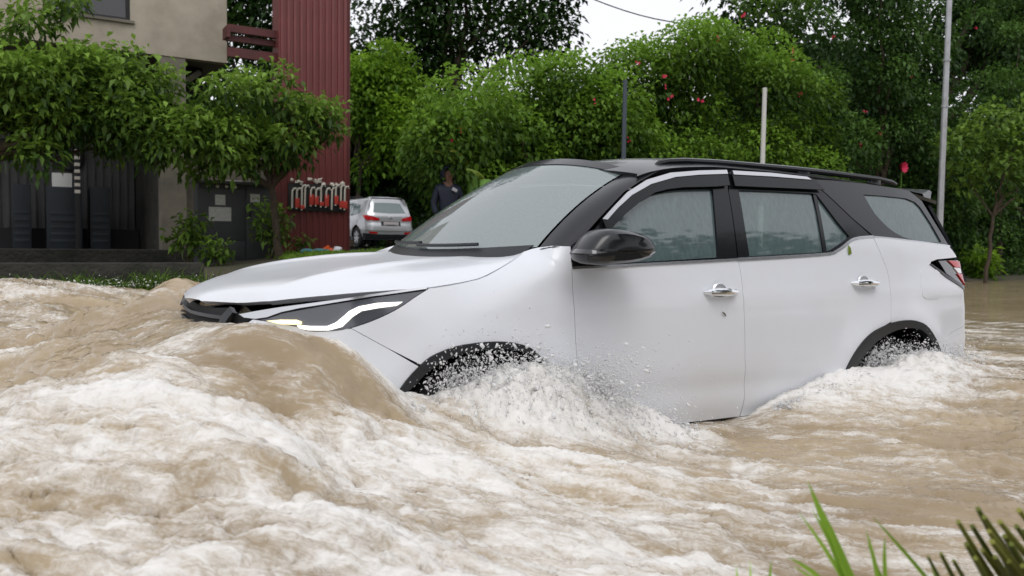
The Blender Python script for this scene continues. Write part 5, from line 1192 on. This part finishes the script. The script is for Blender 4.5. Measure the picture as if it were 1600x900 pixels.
# ================================================================== spray thrown up by the wheels
def spray_mat():
    m = mat('spray', (.86, .86, .86), .3); p = m.node_tree.nodes['Principled BSDF']; p.inputs['Transmission Weight'].default_value = .25; p.inputs['IOR'].default_value = 1.33
spray_mat()
_ico = bmesh.new(); bmesh.ops.create_icosphere(_ico, subdivisions=1, radius=1); _ico.verts.ensure_lookup_table()
IV = np.array([v.co for v in _ico.verts]); IT = np.array([[v.index for v in f.verts] for f in _ico.faces]); _ico.free()
OV = np.array([(1, 0, 0), (-1, 0, 0), (0, 1, 0), (0, -1, 0), (0, 0, 1), (0, 0, -1)], float); OT = np.array([(0, 2, 4), (2, 1, 4), (1, 3, 4), (3, 0, 4), (2, 0, 5), (1, 2, 5), (3, 1, 5), (0, 3, 5)])
def blobs_mesh(name, P, Dv, S, stretch, hi, label):
    n = len(P); BV, BT = (IV, IT) if hi else (OV, OT); a = Dv/np.linalg.norm(Dv, axis=1)[:, None]; b = np.cross(a, rnd_dir(n)); b /= np.linalg.norm(b, axis=1)[:, None]; c = np.cross(a, b)
    J = 1+RNG.uniform(-.35, .35, (n, len(BV), 1)) if hi else 1
    L = BV[None]*J; V = P[:, None]+(L[..., :1]*(S*stretch)[:, None, None]*a[:, None]+L[..., 1:2]*S[:, None, None]*b[:, None]+L[..., 2:3]*S[:, None, None]*c[:, None])
    T = (np.arange(n)*len(BV))[:, None, None]+BT[None]
    o = np_mesh(name, V.reshape(-1, 3), T.reshape(-1, 3), 'spray', None, True); tag(o, label, 'spray', kind='stuff')
def plume(name, label, src, vel, n_hi, n_lo, T_, spread, s_hi, s_lo, seed):
    """ballistic spray: particles leave a line of sources and are caught at different ages"""
    r_ = np.random.RandomState(seed)
    def gen(n, sc, tmin):
        k = r_.rand(n)[:, None]; P0 = np.array(src[0])*(1-k)+np.array(src[1])*k; v = np.array(vel[0])*(1-k)+np.array(vel[1])*k
        v = v*(.35+.75*r_.rand(n, 1))+r_.normal(size=(n, 3))*spread; t = (tmin+(T_-tmin)*r_.rand(n, 1)**1.2)
        return P0+v*t-np.array([0, 0, 4.9])*t*t, v-np.array([0, 0, 9.8])*t
    for hi, n, sz in ((True, n_hi, s_hi), (False, n_lo, s_lo)):
        P, v = gen(n, sz, 0); wz = water_z(P[:, 0], P[:, 1])[0]; P[:, 2] = np.maximum(P[:, 2], wz-.01); inside = (car_dist(P[:, 0], P[:, 1]) < -.12)
        P = P[~inside]; v = v[~inside]; S = sz*(.35+1.1*r_.rand(len(P))**2.2)
        blobs_mesh(name if hi else 'spray_drops', P, v+1e-4, S, 1.8 if hi else 2.2, hi, label if hi else label.replace('foam', 'fine drops'))
plume('spray', 'white foam thrown up in the front wheel arch', ((.80, -.93, .60), (1.45, -.98, .58)), ((.15, -.15, 1.9), (.9, -.55, 1.5)), 2600, 42000, .36, .38, .0058, .0028, 5)
plume('spray', 'white foam curling along the sill behind the front wheel', ((1.4, -1.0, .55), (1.95, -1.02, .43)), ((.6, -.3, .8), (.5, -.4, .7)), 900, 14000, .22, .25, .0055, .0026, 6)
plume('spray', 'white foam splashing in the rear wheel arch', ((3.45, -.90, .60), (4.25, -.95, .57)), ((.5, -.1, 1.35), (.5, -.2, 1.1)), 1200, 18000, .28, .30, .0065, .0032, 7)
plume('spray', 'white foam breaking where the rear door meets the flood', ((2.6, -1.0, .46), (3.3, -1.0, .56)), ((.4, -.3, .7), (.4, -.3, .8)), 800, 9000, .18, .22, .006, .0028, 8)
plume('spray', 'white foam flicked off the far crest ahead of the bonnet', ((-1.2, 5.0, .82), (2.2, 4.6, .80)), ((.1, .0, 1.1), (.1, .0, 1.1)), 100, 900, .16, .25, .006, .0035, 9)
plume('spray', 'white foam torn along the bumper where the bow wave climbs', ((.05, -.75, .86), (.62, -1.0, .66)), ((.3, -.5, .55), (.5, -.5, .6)), 500, 7000, .16, .22, .006, .0028, 10)
# ================================================================== foreground grass and cut reeds on the near bank
def blade(mb, base, tip, wid, bend, k=9):
    base = np.array(base, float); tip = np.array(tip, float); d = tip-base; s_ = np.cross(d, fw); s_ /= np.linalg.norm(s_)+1e-9
    L_ = np.linalg.norm(d); V = []
    for i in range(k):
        t = i/(k-1); c = base+d*t+np.array(bend)*math.sin(math.pi*t*.9)*L_; w_ = wid*(.55+.9*t)*(1-t**3)+.0004
        V += [c-s_*w_, c+fw*w_*.5, c+s_*w_]
    Fs = [(i*3+j, i*3+j+1, (i+1)*3+j+1, (i+1)*3+j) for i in range(k-1) for j in range(2)]; mb.add(V, Fs)
def gclump(name, label, cat, blades, m, tubes=()):
    b0 = np.array(blades[0][0] if blades else tubes[0][0]); b0 = np.array([b0[0], b0[1], gz(b0[0], b0[1])]); t = empty(name, b0); tag(t, label, cat)
    for a, b, w_, bd in blades:
        mb = MB(); a = np.array(a); a2 = np.array([a[0], a[1], gz(a[0], a[1])-.02]); blade(mb, a2-b0, np.array(b)-b0, w_, bd); o = mb.build('blade', m, t, True, 60)
        at_ = o.data.attributes.new('tint', 'FLOAT', 'POINT'); at_.data.foreach_set('value', np.full(len(o.data.vertices), rs.uniform(.4, 1)))
    for a, b, r_ in tubes:
        a = np.array(a); a2 = np.array([a[0], a[1], gz(a[0], a[1])-.02]); o = MB().tube([a2-b0, (a2+np.array(b))/2-b0+rs.normal(size=3)*.004, np.array(b)-b0], [r_*1.1, r_*1.0, r_*.6], 8).build('stub', 'reed_stub', t)
        at_ = o.data.attributes.new('tint', 'FLOAT', 'POINT'); at_.data.foreach_set('value', np.full(len(o.data.vertices), rs.uniform(0, 1)))
def bank(px, depth=1.3):
    y = -2.97+(depth-1.3)*.4; lo, hi = -.5, 3.0
    for _ in range(40):
        x = (lo+hi)/2; d = np.array([x, y, gz(x, y)])-CAM
        if 800+F*(d@RT)/(d@fw) < px: lo = x
        else: hi = x
    return (x, y, .6)
gclump('grass_clump', 'bright green grass shoot with broad blades rising over the near water', 'grass',
       [(bank(1388, 1.30), wd(1262, 752, 1.32), .0095, (0, 0, 0)), (bank(1388, 1.30), wd(1268, 800, 1.33), .005, (.02, 0, .03)), (bank(1388, 1.30), wd(1240, 893, 1.30), .004, (0, 0, .10)), (bank(1388, 1.30), wd(1352, 838, 1.31), .004, (.02, 0, .10)), (bank(1380, 1.30), wd(1232, 884, 1.30), .005, (-.02, 0, .16)), (bank(1388, 1.3), wd(1247, 806, 1.32), .004, (.03, 0, .04)), (bank(1400, 1.3), wd(1385, 850, 1.31), .004, (-.06, 0, .14)), (bank(1392, 1.3), wd(1282, 790, 1.31), .008, (0, 0, 0))], M['grass_blade'])
gclump('grass_clump', 'low pale green grass blades at the bottom edge left of the shoot', 'grass',
       [(bank(1180, 1.35), wd(1150, 885, 1.35), .005, (0, 0, .02)), (bank(1185, 1.35), wd(1205, 880, 1.35), .006, (0, 0, .05)), (bank(1180, 1.35), wd(1172, 876, 1.35), .004, (0, 0, .0))], M['grass_blade'])
gclump('grass_clump', 'slender grass blades leaning left between the shoot and the reeds', 'grass',
       [(bank(1520, 1.32), wd(1365, 812, 1.32), .0035, (0, 0, .02)), (bank(1430, 1.32), wd(1356, 850, 1.32), .003, (0, 0, 0)), (bank(1500, 1.32), wd(1450, 868, 1.32), .003, (0, 0, 0)), (bank(1520, 1.3), wd(1470, 872, 1.3), .004, (0, 0, .06))], M['grass_blade'])
gclump('reed_stubs', 'cut olive reed stubs in a tuft at the bottom right corner', 'reeds', [], M['reed_stub'],
       [(bank(a+(1010-b)*.5+rs.uniform(-10, 10), 1.25+rs.uniform(-.05, .05)), wd(a, b, 1.25+rs.uniform(-.06, .06)), r_) for a, b, r_ in ((1497, 815, .0055), (1528, 795, .0065), (1545, 830, .006), (1592, 797, .0065), (1470, 865, .005), (1510, 850, .006), (1562, 815, .006), (1580, 850, .006), (1600, 830, .006), (1535, 860, .006), (1555, 870, .006), (1450, 870, .004), (1620, 820, .006), (1519, 822, .006), (1538, 808, .006), (1570, 838, .007), (1588, 822, .006), (1605, 860, .006), (1550, 846, .007), (1524, 872, .006), (1490, 876, .005), (1575, 876, .007), (1598, 884, .006))])
